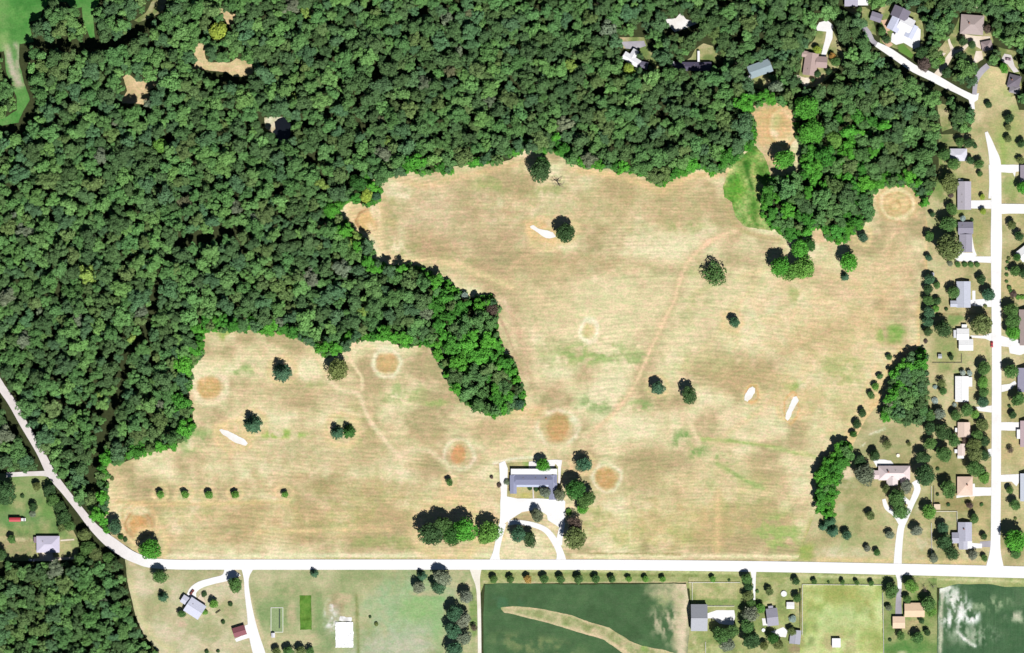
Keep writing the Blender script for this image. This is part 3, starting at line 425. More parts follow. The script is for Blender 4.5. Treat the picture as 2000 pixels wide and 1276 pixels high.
# clubhouse lawns
sheet("clubhouse_lawn", [(985,905),(1090,898),(1100,920),(1092,975),(985,978)], L2, base_paint([(176,166,118), (196,180,132), (206,190,142)], 16, 89, [('e', 1026, 968, 14, 6, 0, (206,190,120), .8, .4), ('e', 1030, 905, 10, 12, 0, (140,170,90), .7, .5), ('e', 1075, 968, 14, 8, 0, (140,160,80), .7, .5)]), M_MOWN, 3, .5, 20)
# NE gardens
gard = base_paint([(120,136,80), (160,160,108), (196,180,140)], 20, 90)
for pl in ([(1210,73),(1258,73),(1264,88),(1290,128),(1284,134),(1262,116),(1245,98),(1218,95)], [(1325,126),(1350,112),(1358,96),(1374,85),(1392,90),(1408,114),(1388,124)], [(1560,150),(1570,100),(1592,75),(1600,52),(1622,50),(1650,110),(1632,140),(1600,168),(1572,172)],
           [(1648,14),(1690,14),(1702,22),(1712,70),(1700,66),(1686,52),(1680,30),(1662,26)], [(1716,20),(1735,5),(1800,30),(1806,80),(1790,108),(1762,100),(1718,84)], [(1846,120),(1830,100),(1850,75),(1862,60),(1876,28),(1925,28),(1940,78),(1936,104),(1906,126),(1890,128),(1868,110)], [(1462,150),(1500,138),(1506,160),(1492,178),(1475,172)], [(1830,200),(1848,205),(1860,250),(1840,258)], [(1950,92),(1985,100),(1998,180),(1975,190),(1965,150)]):
    sheet("garden_grass", pl, L2, gard, M_GRASS, 4, 1.2, 22)

# ------------------------------------------------------------------ roads, drives, sand
def ribbon(name, pts, z, cols, mat=M_GRAVEL, seed=1, jit=0.5, label=None):
    p = spline(pts, 6.0); d = np.gradient(p[:, :2], axis=0); d /= np.maximum(np.hypot(d[:, 0], d[:, 1]), 1e-6)[:, None]
    nrm = np.stack([-d[:, 1], d[:, 0]], 1); w = p[:, 2:3] / 2
    poly = [tuple(q) for q in (p[:, :2] + nrm * w)] + [tuple(q) for q in (p[:, :2] - nrm * w)][::-1]
    return sheet(name, poly, z, base_paint(cols, 20, seed, None, .8), mat, 5.0, jit, seed, label=label)
WHT = [(250,248,246), (254,253,252), (255,255,255)]; PNK = [(226,218,214), (236,230,226), (246,242,240)]
GRY = [(168,164,172), (182,178,186), (196,192,198)]; BEI = [(226,206,182), (238,222,200), (248,238,224)]
# country road, one sheet from the west edge to the east edge
p = spline([(-60,655,15),(0,752,15.5),(23,786,15.5),(48,831,15),(78,882,15),(100,925,17),(127,960,14),(155,995,14),(185,1032,17),(222,1064,23),(265,1090,20),(320,1102,19),(500,1103,20),(1000,1103,20),(1250,1104,20.5),(1500,1107,21),(1750,1112,22),(2000,1118,23),(2080,1120,23)], 6)
d = np.gradient(p[:, :2], axis=0); d /= np.hypot(d[:, 0], d[:, 1])[:, None]; nrm = np.stack([-d[:, 1], d[:, 0]], 1); w = p[:, 2:3] / 2
ROADP = [tuple(q) for q in (p[:, :2] + nrm * w)] + [tuple(q) for q in (p[:, :2] - nrm * w)][::-1]
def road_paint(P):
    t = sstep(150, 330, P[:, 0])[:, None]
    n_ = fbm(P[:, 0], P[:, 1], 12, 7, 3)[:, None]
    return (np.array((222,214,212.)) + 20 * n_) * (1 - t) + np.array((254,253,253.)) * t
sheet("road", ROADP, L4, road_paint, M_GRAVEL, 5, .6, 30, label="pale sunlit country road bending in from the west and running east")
ribbon("street", [(1926,258,6),(1932,275,11),(1938,295,16),(1943,315,22),(1945,345,21),(1946,400,20),(1946,470,22),(1945.5,560,19),(1946.5,700,18.5),(1946,850,18.5),(1945,1000,19),(1944,1070,20),(1943,1106,34)], L4 + .01, WHT, seed=31, label="pale residential street running north from the country road")
ribbon("side_street", [(1940,409,22),(1975,408,19),(2070,409,19)], L4 + .02, WHT, seed=32)
ribbon("footpath", [(1933.5,322,5),(1934,360,4),(1933,388,5)], L4 + .005, WHT, seed=33)
def drive(poly, cols=WHT, seed=40, name="driveway", z=L3, jit=.5): return sheet(name, poly, z, base_paint(cols, 16, seed, None, .8), M_GRAVEL, 5, jit, seed)
def drv(pts, cols=WHT, seed=41, z=L3): return ribbon("driveway", pts, z, cols, seed=seed)
drive([(1891,392),(1940,391),(1940,408),(1893,407)]); drive([(1866,493),(1900,494),(1906,501),(1936,501),(1936,514),(1866,510)]); drv([(1896,460,5),(1900,485,5),(1905,500,6)]); drive([(1894,586),(1924,584),(1938,588),(1938,600),(1894,597)]); drv([(1902,568,6),(1902,588,6)])
drive([(1895,655),(1920,656),(1938,650),(1938,668),(1925,662),(1897,660)]); drive([(1904,795),(1938,792),(1938,806),(1912,803)]); drive([(1898,945),(1904,945),(1904,952),(1936,952),(1936,968),(1890,970),(1868,973),(1868,968),(1898,964)]); drive([(1893,970),(1905,968),(1899,980)], [(226,206,160),(236,216,170),(240,224,180)], z=L2)
drive([(1886,1060),(1918,1062),(1918,1071),(1886,1072)]); drive([(1914,1058),(1938,1056),(1938,1069),(1914,1069)], GRY, z=L2 + .015); ribbon("turning_bay", [(1930,885,14),(1938,884,16)], L3, WHT)
drive([(1952,322),(1992,322),(1994,334),(1984,336),(1982,346),(1978,338),(1952,337)]); drive([(1956,752),(1972,750),(1982,744),(1986,750),(1972,762),(1956,766)]); drive([(1954,825),(1992,825),(1992,841),(1954,841)]); drive([(1954,928),(1994,926),(1994,936),(1985,950),(1976,941),(1954,941)]); drive([(1954,655),(1975,662),(2020,670),(2020,684),(1992,694),(1972,690),(1970,678),(1954,676)])
drv([(1471,1108,14),(1472,1124,9),(1473,1150,5),(1473,1172,4)]); drive([(1382,1198),(1400,1192),(1434,1192),(1436,1205),(1432,1222),(1405,1218),(1392,1208),(1381,1208)], name="farmyard_gravel"); drive([(1505,1234),(1530,1225),(1538,1232),(1535,1245),(1520,1244)], name="farmyard_gravel")
drv([(1755,1115,16),(1757,1135,9),(1757,1150,8)], WHT); drv([(1757,1148,8),(1755,1175,11),(1755,1204,13)], GRY, z=L2 + .02)
drv([(1753,1106,16),(1754,1085,15),(1756,1060,14),(1760,1030,13),(1768,1012,12),(1780,985,11),(1792,955,13),(1786,940,12)]); drv([(1760,1024,9),(1748,1005,9),(1732,992,9),(1726,975,7)], z=L3 + .01); drv([(1765,972,6),(1772,980,9),(1780,985,9)], z=L3 + .015)
# clubhouse forecourt and drives
drive([(975,905),(986,900),(992,915),(990,970),(1010,974),(1060,974),(1100,976),(1104,980),(1104,1010),(1100,1030),(1092,1030),(1070,1016),(1068,1006),(1050,995),(1020,1000),(992,1018),(975,1030),(977,1000),(978,960),(976,930)], name="forecourt")
drv([(992,1022,10),(1010,1020,9),(1040,1025,10),(1065,1035,11),(1082,1055,13),(1094,1080,14),(1096,1098,22)], z=L3 + .01); drv([(982,1022,14),(974,1055,12),(969,1080,13),(966,1099,24)], z=L3 + .01); drv([(1100,1020,9),(1094,1045,11),(1092,1065,12)], z=L3 + .02)
drive([(1033,902),(1052,900),(1085,898),(1098,899),(1096,912),(1094,945),(1090,945),(1090,912),(1085,906),(1080,916),(1033,916)], [(244,238,236),(250,246,244),(254,252,250)], name="terrace")
drv([(1041,952,2.2),(1042,975,2.6)], PNK, z=L3 + .03)
# south drives
drv([(455,1112,40),(440,1128,16),(415,1135,13),(390,1143,14),(376,1155,16),(374,1168,20)]); drv([(483,1108,26),(481,1130,10),(483,1160,10),(489,1200,13),(496,1240,20),(506,1276,24),(512,1300,26)], z=L3 + .01); drive([(478,1222),(496,1215),(498,1240),(490,1245),(462,1254),(458,1248),(480,1238)], z=L3 + .015)
drv([(929,1108,26),(930,1125,16),(934,1150,8),(936,1200,7),(937,1300,7)], [(240,232,214),(248,242,228),(254,250,240)])
drive([(392,1160),(402,1175),(401,1186),(395,1182),(386,1168)], BEI, name="patio", z=L3 + .02)
# west drive
drv([(12,928,9),(50,926,9),(85,925,10),(100,926,16)], PNK); drv([(104,1092,6),(125,1091,5),(145,1090,4)], BEI); drive([(76,1078),(102,1078),(106,1096),(60,1096),(60,1092),(78,1090)], BEI); drv([(118,1056,3),(145,1054,3)], BEI)
# north-east drives
drive([(1299,38),(1320,36),(1330,25),(1340,38),(1364,45),(1335,57),(1318,63),(1308,52)], [(236,228,220),(246,242,238),(254,252,250)], name="gravel_yard"); drive([(1446,42),(1458,42),(1463,55),(1452,54)], WHT, name="gravel_yard"); drive([(1213,82),(1258,80),(1262,90),(1240,97),(1222,95)], GRY, z=L2 + .02)
drive([(1594,55),(1600,44),(1616,40),(1627,50),(1626,75),(1618,95),(1612,112),(1602,114),(1607,95),(1612,75),(1614,62),(1596,60)]); drive([(1555,146),(1572,152),(1582,152),(1580,166),(1572,170),(1560,158)], BEI, name="patio")
drv([(1686,52,10),(1696,66,12),(1704,80,9),(1716,90,9)], GRY, z=L2 + .03); ribbon("lane", [(1712,87,10),(1735,100,14),(1760,117,15),(1785,134,15),(1815,148,16),(1843,163,15),(1872,178,12),(1900,192,13)], L3 + .02, WHT, seed=52); drive([(1890,188),(1912,182),(1910,195),(1903,200),(1904,214),(1896,212)], z=L3 + .03)
drv([(1828,150,14),(1840,135,13),(1852,115,11),(1862,100,9)], BEI); drv([(1862,100,8),(1855,85,5),(1852,72,4)], BEI, z=L3 + .01); drv([(1865,102,6),(1882,95,6),(1890,85,8)], BEI, z=L3 + .01); drive([(1878,66),(1902,70),(1935,72),(1930,80),(1915,96),(1905,90),(1890,88)], BEI, name="patio", z=L3 + .02); drive([(1906,100),(1918,100),(1920,116),(1905,124),(1898,132),(1902,116)], BEI, z=L3 + .03)
drv([(1903,185,9),(1906,160,9),(1915,142,12),(1930,128,11)], GRY, z=L2 + .035); drive([(1962,105),(1975,108),(1982,130),(1990,140),(1980,142),(1968,126),(1955,118)], [(214,206,206),(226,218,216),(236,228,226)])
drive([(1720,40),(1736,38),(1738,60),(1730,62),(1724,58),(1736,78),(1744,88),(1735,94),(1722,80),(1734,66)], [(216,176,146),(226,190,160),(232,200,170)], name="patio", z=L3)
drive([(1742,66),(1776,40),(1798,58),(1796,92),(1785,96),(1765,84),(1750,88),(1740,82)], [(246,244,244),(250,250,250),(254,254,254)], name="patio", z=L3 + .01); drive([(1754,90),(1762,86),(1776,98),(1784,108),(1780,115),(1755,100)], [(96,136,60),(104,146,66),(112,150,74)], name="lawn", z=L3 + .03, jit=.3)
drive([(1836,102),(1848,104),(1838,114),(1832,112)], BEI, name="patio", z=L3); drive([(1902,11),(1918,14),(1920,18),(1903,15)], BEI, name="patio", z=L3)
drive([(1704,898),(1728,898),(1740,900),(1746,907),(1736,912),(1712,912)], WHT, name="patio", z=L3)
# sand bunkers: shallow scraped hollows
for i, (pl, nm) in enumerate([([(428,840),(432,838),(446,842),(462,850),(478,859),(484,866),(480,871),(462,866),(448,858),(434,848)], "long white sand bunker beside the west field's blue green tree"),
      ([(1035,443),(1042,440),(1052,447),(1066,450),(1080,454),(1086,463),(1074,466),(1062,463),(1048,453)], "white sand bunker reaching under the lone dark field tree"),
      ([(1464,758),(1470,755),(1475,759),(1474,768),(1468,778),(1460,785),(1454,782),(1455,772)], "short oval white sand bunker in the east field"),
      ([(1549,776),(1556,774),(1560,783),(1554,792),(1549,802),(1543,816),(1538,822),(1534,818),(1536,806),(1542,792)], "narrow upright white sand bunker in the east field")]):
    o = sheet("sand_bunker", pl, L2, base_paint([(246,242,234), (252,250,246), (255,255,252)], 12, 95 + i), M_SAND, 2.5, 1.6, 95 + i, label=nm)
# pond in the wood
M_WATER = flat_mat("pond_water", (0.008, 0.010, 0.014), 0.06, 0.1, 0.3, spec=0.5)
POND = [(532,258),(538,252),(536,238),(546,231),(558,228),(568,240),(568,262),(560,279),(548,281),(540,266)]
sheet("pond_bank", [(516,230),(530,228),(545,229),(558,229),(566,240),(566,262),(558,277),(548,279),(540,264),(530,258),(518,250)], L1, base_paint([(190,176,140), (226,212,184), (240,228,206)], 12, 97), M_GRASS, 4, 1, 98)
e_ = np.array(densify(POND, 4, 1.2, 3)); obj("pond", [PX(x, y, 0.16) for x, y in e_], [tuple(range(len(e_)))[::-1]], M_WATER)["kind"] = "structure"

# ------------------------------------------------------------------ tree shapes (unit crown: radius 1 about its centre)
def leaf_mesh(name, C, N, size, tone, mat, extra=None):
    """many leaf-clump faces: centres C, normals N, half-size, tone"""
    n = len(C); r = np.random.default_rng(len(name) * 31 + n)
    N = N / np.maximum(np.linalg.norm(N, axis=1), 1e-6)[:, None]
    a = r.normal(size=(n, 3)); U = np.cross(N, a); U /= np.maximum(np.linalg.norm(U, axis=1), 1e-6)[:, None]; Vv = np.cross(N, U)
    V = np.zeros((n, 4, 3))
    for k, (su, sv) in enumerate(((1, 0.15), (0.1, 1), (-1, -0.1), (-0.15, -1))):
        j = r.uniform(0.6, 1.25, (n, 2)); V[:, k] = C + (U * (su * j[:, :1]) + Vv * (sv * j[:, 1:]) * 0.85) * size[:, None] - N * (0.25 * size[:, None] * (k % 2))
    V = V.reshape(-1, 3); F = np.arange(n * 4).reshape(-1, 4)
    me = bpy.data.meshes.new(name); Vl = V.tolist(); Fl = F.tolist(); T = tone.tolist()
    if extra:
        b0 = len(Vl); Vl += [list(v) for v in extra[0]]; Fl += [[i + b0 for i in f] for f in extra[1]]; T += [1.0] * len(extra[1])
    me.from_pydata(Vl, [], Fl); me.update(); me.materials.append(mat)
    at = me.attributes.new("leaf_tone", 'FLOAT', 'FACE'); at.data.foreach_set("value", np.array(T, np.float32))
    if extra:
        me.materials.append(M_BARK); mi = np.zeros(len(Fl), np.int32); mi[n:] = 1; me.polygons.foreach_set("material_index", mi)
    return me
def tube(path, radii, sides=5):
    V = []; F = []
    for i, (p, r) in enumerate(zip(path, radii)):
        p = Vector(p); d = (Vector(path[min(i + 1, len(path) - 1)]) - Vector(path[max(i - 1, 0)])).normalized()
        u = d.orthogonal().normalized(); w = d.cross(u)
        for k in range(sides):
            a = 2 * math.pi * k / sides; V.append(p + (u * math.cos(a) + w * math.sin(a)) * r)
    for i in range(len(path) - 1):
        for k in range(sides): F.append((i * sides + k, i * sides + (k + 1) % sides, (i + 1) * sides + (k + 1) % sides, (i + 1) * sides + k))
    F.append(tuple(range((len(path) - 1) * sides, len(path) * sides)))
    return V, F
def join(parts):
    V = []; F = []
    for v, f in parts:
        b = len(V); V += list(v); F += [tuple(i + b for i in q) for q in f]
    return V, F
def deciduous_pts(seed, lobes, dens, spread=0.62, gaps=0.0):
    """main boughs throw the crown out unevenly; each carries a few clumps of leaf faces"""
    r = np.random.default_rng(seed); C = []; N = []; Z = []; T = []; cen = []
    nb = r.integers(4, 7); a0 = r.uniform(0, 6.28)
    boughs = [(0.12 * r.normal(size=2), 0.42 + 0.1 * r.random(), r.uniform(0.2, 0.42))]
    for k in range(nb):
        a = a0 + 6.283 * k / nb + r.normal() * 0.28; d = spread * r.uniform(0.55, 1.02); boughs.append((np.array((math.cos(a), math.sin(a))) * d, r.uniform(0.26, 0.46), r.uniform(-0.28, 0.22)))
    per = max(3, lobes // len(boughs) + 1)
    for (p, q, z) in boughs:
        tone = r.uniform(0.86, 1.16)
        for k in range(per):
            d = r.normal(size=3); d /= np.linalg.norm(d); d[2] = abs(d[2]) * 0.9 - 0.1
            cen.append((np.array((p[0], p[1], z)) + d * q * r.uniform(0.35, 0.9), q * r.uniform(0.42, 0.68), tone * r.uniform(0.9, 1.1)))
    for (p, q, tone) in cen:
        n = int(dens * q * q * 9); d = r.normal(size=(n, 3)); d /= np.linalg.norm(d, axis=1)[:, None]
        d = d[d[:, 2] > -0.45]; rr = r.uniform(0.72, 1.18, (len(d), 1))
        C.append(p + d * q * rr * np.array((1.0, 1.0, 0.85))); N.append(d + r.normal(size=d.shape) * 0.45 + np.array((0, 0, 0.15)))
        Z.append(r.uniform(0.05, 0.10, len(d))); T.append(r.uniform(0.78, 1.22, len(d)) * tone)
    n = int(dens * 1.2 * (1 - gaps)); d = r.normal(size=(n, 3)); d /= np.linalg.norm(d, axis=1)[:, None]; d *= (r.uniform(0, 1, (n, 1)) ** 0.4) * 0.6
    C.append(d - np.array((0, 0, 0.2))); N.append(r.normal(size=d.shape) + np.array((0, 0, 0.6))); Z.append(r.uniform(0.06, 0.11, n)); T.append(r.uniform(0.7, 1.1, n))
    return np.vstack(C), np.vstack(N), np.concatenate(Z), np.concatenate(T)
def open_grown_pts(seed, lobes, dens, spread=0.62, gaps=0.0):
    """crown grown in the open: a rounded head of leaf clumps"""
    r = np.random.default_rng(seed); C = []; N = []; Z = []; T = []; cen = []; tries = 0; el = r.uniform(0.86, 1.0)
    while len(cen) < lobes and tries < 4000:
        tries += 1
        p = r.normal(size=3); p /= np.linalg.norm(p); rad = spread * r.uniform(0.3, 1.0) ** 0.5 * r.uniform(0.86, 1.14)
        p = p * rad * np.array((1, el, 1)); p[2] = abs(p[2]) * 0.95 - 0.25 * (rad / spread); q = r.uniform(0.20, 0.42)
        if all(np.linalg.norm((p - c[0])[:2]) > 0.40 * (q + c[1]) for c in cen): cen.append((p, q))
    for (p, q) in cen:
        n = int(dens * q * q * 8); d = r.normal(size=(n, 3)); d /= np.linalg.norm(d, axis=1)[:, None]
        d = d[d[:, 2] > -0.45]; rr = r.uniform(0.74, 1.2, (len(d), 1))
        C.append(p + d * q * rr * np.array((1.0, 1.0, 0.85))); N.append(d + r.normal(size=d.shape) * 0.45 + np.array((0, 0, 0.15)))
        Z.append(r.uniform(0.05, 0.10, len(d))); T.append(r.uniform(0.78, 1.22, len(d)) * r.uniform(0.84, 1.18))
    n = int(dens * 1.5 * (1 - gaps)); d = r.normal(size=(n, 3)); d /= np.linalg.norm(d, axis=1)[:, None]; d *= (r.uniform(0, 1, (n, 1)) ** 0.4) * 0.62
    C.append(d - np.array((0, 0, 0.12))); N.append(r.normal(size=d.shape) + np.array((0, 0, 0.6))); Z.append(r.uniform(0.06, 0.11, n)); T.append(r.uniform(0.7, 1.1, n))
    return np.vstack(C), np.vstack(N), np.concatenate(Z), np.concatenate(T)
def conifer_pts(seed):
    """cone of drooping whorls, base at -1, tip at +1"""
    r = np.random.default_rng(seed); C = []; N = []; Z = []; T = []
    tiers = 13
    for t in range(tiers):
        f = t / (tiers - 1); z = -0.92 + 1.86 * f; R = (1 - f) ** 0.55 * 0.98 + 0.03; nb = max(4, int(12 * (1 - f) + 4)); a0 = r.uniform(0, 6.28)
        for b in range(nb):
            a = a0 + 6.283 * b / nb + r.normal() * 0.10; Rb = R * r.uniform(0.78, 1.08); m = max(3, int(Rb * 11)); br = r.uniform(0.8, 1.2)
            for k in range(m):
                s = (k + 0.6) / m * Rb
                for side in (-1, 1):
                    w = 0.07 * (1 - 0.55 * k / m); x = s * math.cos(a) - side * w * math.sin(a); y = s * math.sin(a) + side * w * math.cos(a)
                    C.append((x, y, z - 0.30 * s + r.normal() * 0.02)); N.append((math.cos(a) * 0.45 + r.normal() * 0.25, math.sin(a) * 0.45 + r.normal() * 0.25, 1.0)); Z.append(r.uniform(0.05, 0.085)); T.append(br * r.uniform(0.8, 1.2))
    return np.array(C), np.array(N), np.array(Z), np.array(T)
def trunk_geo(seed, limbs=6):
    """trunk of height 1 with limbs reaching up to z 1.35, thickness as for a unit of height"""
    r = np.random.default_rng(seed); parts = [tube([(0, 0, -0.02), (0.01, 0, 0.3), (0.0, 0.02, 0.7), (0.02, 0.0, 1.15)], [0.045, 0.034, 0.026, 0.012], 6)]
    for k in range(limbs):
        a = 6.283 * k / limbs + r.uniform(-.3, .3); z = r.uniform(0.5, 0.9); L = r.uniform(0.25, 0.42)
        parts.append(tube([(0, 0, z), (math.cos(a) * L * .5, math.sin(a) * L * .5, z + .14), (math.cos(a) * L, math.sin(a) * L, z + .34)], [0.018, 0.012, 0.005], 4))
    return join(parts)
def simple_trunk(): return tube([(0, 0, -2.6), (0, 0, -0.9), (0.02, 0, 0.2)], [0.07, 0.05, 0.02], 5)

DEC = [leaf_mesh("crown_leaves", *deciduous_pts(100 + i, 24 + (i % 4) * 5, 210), M_LEAF) for i in range(8)]
OPENG = [leaf_mesh("crown_leaves_open", *open_grown_pts(120 + i, 18 + (i % 3) * 5, 210, 0.64), M_LEAF) for i in range(7)]
DENSE = [leaf_mesh("crown_leaves_dense", *open_grown_pts(140 + i, 32, 260, 0.66), M_LEAF) for i in range(3)]
THIN = [leaf_mesh("crown_leaves_thin", *open_grown_pts(160 + i, 18, 100, 0.72, 0.6), M_LEAF) for i in range(3)]
CON = [leaf_mesh("needles", *conifer_pts(180 + i), M_LEAF) for i in range(3)]
tv, tf = trunk_geo(5); TRUNK = [mesh_of("trunk_wood", *trunk_geo(5 + i), M_BARK) for i in range(3)]
# bare branching tree, unit height
def bare_geo(seed):
    r = np.random.default_rng(seed); parts = []
    def grow(p, d, L, rad, lev):
        q = p + d * L; parts.append(tube([tuple(p), tuple((p + q) / 2 + r.normal(size=3) * L * .06), tuple(q)], [rad, rad * .8, rad * .55], 4))
        if lev == 0: return
        for k in range(3 if lev > 1 else 2):
            nd = d + r.normal(size=3) * 0.62; nd[2] = abs(nd[2]) * .8; nd /= np.linalg.norm(nd); grow(p + d * L * r.uniform(.55, 1), nd, L * r.uniform(.55, .8), rad * .55, lev - 1)
    for k in range(4):
        d = np.array((r.normal() * .5, r.normal() * .5, 1.)); d /= np.linalg.norm(d); grow(np.array((0, 0, .22)), d, .34, .022, 3)
    parts.append(tube([(0, 0, -.02), (0, 0, .25)], [.05, .035], 6)); return join(parts)
BARE = [mesh_of("bare_boughs", *bare_geo(3 + i), M_DEAD) for i in range(2)]

TINTS = {  # lit crown colour as seen
 'dark green': (58,86,48), 'mid green': (76,110,56), 'olive green': (96,110,62), 'bluish green': (64,98,70), 'bright green': (74,136,44), 'yellow green': (140,160,62),
 'fresh green': (94,138,58), 'greyish green': (100,110,86), 'purplish brown': (92,78,70), 'orange tinged': (160,126,66), 'pale bluish': (146,162,152), 'deep green': (54,96,40), 'grey green': (112,122,102)}
LEAFK = 1.62
def tint_of(name, seed=0, var=0.10):
    r = random.Random(seed); c = np.array(lin(TINTS[name])) / GAIN * LEAFK
    v = 1 + r.uniform(-var, var); return tuple(np.clip(c * v * np.array((1 + r.uniform(-var, var) * .7, 1, 1 + r.uniform(-var, var) * .7)), 0.004, .6))

NT = [0]; LABELS = {}
def size_word(r): return "tiny" if r < 5.5 else "small" if r < 9.5 else "mid-sized" if r < 15 else "broad" if r < 21 else "very large"
def tree(x, y, r, tint, where, style='d', zf=None, name=None, label=None, group=None, cat=None, squash=1.0):
    """one tree: empty at its foot > trunk, crown.  r in plan units"""
    NT[0] += 1; i = NT[0]; rm = r * S; shrub = style in 's'
    zc = (zf if zf else (1.42 if style in 'dnt' else 1.0)) * rm; rz = rm * (0.95 if style in 'dn' else 0.9) * squash
    if style == 'c': rz = rm * (zf or 1.05); zc = rz * 1.12
    if style == 's': zc = rm * 0.62; rz = rm * 0.7
    kindw = {'d': 'tree', 'n': 'tree', 't': 'tree', 'c': 'conifer', 's': 'shrub', 'b': 'tree'}[style]
    nm = name or {'d': 'broadleaf_tree', 'n': 'broadleaf_tree', 't': 'thin_crowned_tree', 'c': 'conifer_tree', 's': 'garden_shrub', 'b': 'bare_tree'}[style]
    lab = label or f"{size_word(r)} {tint} {kindw} {where}"
    e = empty(nm, PX(x, y, 0.05), random.Random(i).uniform(0, 6.28)); LABELS.setdefault(lab, []).append(e)
    tag(e, lab, cat or ('shrub' if style == 's' else 'tree'), group)
    if style == 'b':
        t = bpy.data.objects.new("trunk", BARE[i % 2]); t.scale = (rm * 2.0, rm * 2.0, rm * 2.0); link(t, e); return e
    pool = {'d': OPENG, 'n': DENSE, 't': THIN, 'c': CON, 's': OPENG}[style]
    c = bpy.data.objects.new("crown", pool[i % len(pool)]); k = 1.06
    q_ = random.Random(i * 7).uniform(.9, 1.1) if style == 'd' else 1.0; c.scale = (rm * k * q_, rm * k / q_, rz); c.location = (0, 0, zc); c.color = (*tint_of(tint, i), 1); link(c, e)
    t = bpy.data.objects.new("trunk", TRUNK[i % 3]); hh = zc if style != 'c' else zc * 1.5
    t.scale = (hh, hh, hh) if style != 'c' else (hh * .5, hh * .5, hh); link(t, e)
    return e

# ------------------------------------------------------------------ lone, field, yard and street trees
FG = "trees standing in the hay field"; YG = "yard and street trees"; RG = "young trees in a roadside row"
for a in [  # x y r tint where style
 (552,728,20,'bluish green',"alone in west field below the wood edge",'c'), (661,722,22,'olive green',"with thin crown beside the curved worn track",'d'), (495,829,19,'bluish green',"just above the long west sand bunker",'c'),
 (659,845,14,'bluish green',"left one of a touching pair in west field",'c'), (682,843,14,'deep green',"right one of a touching pair in west field",'c'),
 (878,942,8,'mid green',"alone left of the clubhouse drive",'d'), (219,935,5,'olive green',"on pale grass at the west field margin",'s'),
 (226,1029,15,'bluish green',"at the field corner beside the road bend",'d'), (236,1049,6,'deep green',"lowest of the bushes on the road bend",'s'), (245,1054,5,'dark green',"by the bank where the road straightens",'s'),
 (296,1073,23,'bright green',"on the field edge above the road bend",'d',1.1),
 (844,1042,25,'dark green',"leftmost in the clump left of the clubhouse drive",'d'), (866,1028,22,'mid green',"behind the clump left of the clubhouse drive",'d'), (884,1044,24,'deep green',"in the middle of the clump left of clubhouse drive",'d'), (908,1034,25,'bright green',"rightmost in the dark clump left of clubhouse drive",'d'), (957,1038,22,'fresh green',"hard against the clubhouse entrance drive",'d'), (948,1050,14,'fresh green',"lower left of the bright tree by clubhouse drive",'d'),
 (1105,457,19,'dark green',"shading the end of the north sand bunker",'n'), (1055,335,22,'dark green',"standing forward of the north wood edge",'d'), (1060,320,16,'deep green',"behind the tree forward of the north wood edge",'d'),
 (1396,538,24,'mid green',"with see-through crown right of the worn track",'t',0.75), (1434,630,11,'bluish green',"alone below the see-through tree",'n'), (1285,758,14,'bluish green',"left of two in the mid east field",'n'), (1345,772,17,'dark green',"right of two in the mid east field",'d'),
 (1685,464,10,'bluish green',"alone between the clump and circular clearing",'n'), (1656,512,19,'bright green',"alone below the big north east clump",'d'), (1650,541,9,'bluish green',"touching the foot of the lone bright tree",'c'),
 (1522,522,22,'bright green',"left part of the big field clump",'d'), (1562,488,19,'bright green',"top part of the big field clump",'d'), (1568,524,23,'fresh green',"right part of the big field clump",'d'), (1545,533,19,'fresh green',"bottom part of the big field clump",'d'), (1580,478,14,'deep green',"behind the top of the big field clump",'d'),
 (1531,312,21,'bright green',"standing in the sandy north clearing",'d'), (1573,212,25,'bright green',"upper of two rounded ones right of sandy clearing",'n'), (1583,260,26,'bright green',"lower of two rounded ones right of sandy clearing",'n'), (1627,275,17,'fresh green',"right of the two rounded clearing trees",'d'),
 (700,360,17,'deep green',"on the wood corner west of north field",'d'), (716,383,13,'yellow green',"above the baked circle in north field's west corner",'d'), (735,384,10,'bluish green',"at the tip of the wood corner, north field",'d'),
 (728,362,6,'purplish brown',"by the gap in the north field's west corner",'s'), (647,412,17,'bright green',"on the wood edge left of the baked circle",'d'), (908,578,8,'pale bluish',"white-leaved on the wood edge between the fields",'d'), (962,606,14,'purplish brown',"at the outer bend of the wood between fields",'t'),
 (1014,790,10,'bluish green',"at the bottom tip of the wood between fields",'d'),
 ]: tree(*a, group=FG)
tree(1091,360,15,'purplish brown',"", 'b', label="leafless purple grey dead tree below the north wood edge", name="bare_tree", group=FG)
ROW = "young trees in a line across the west field"
for i, x in enumerate((313,361,408,459,556)):
    tree(x + 1, 966, 8.2 - (x > 500) * 1.2, 'fresh green', "", 'n', zf=1.35, group=ROW, label="small round green tree, %s in the west field row" % ("first from left", "second from left", "third from left", "fourth from left", "last on the right, set apart")[i])
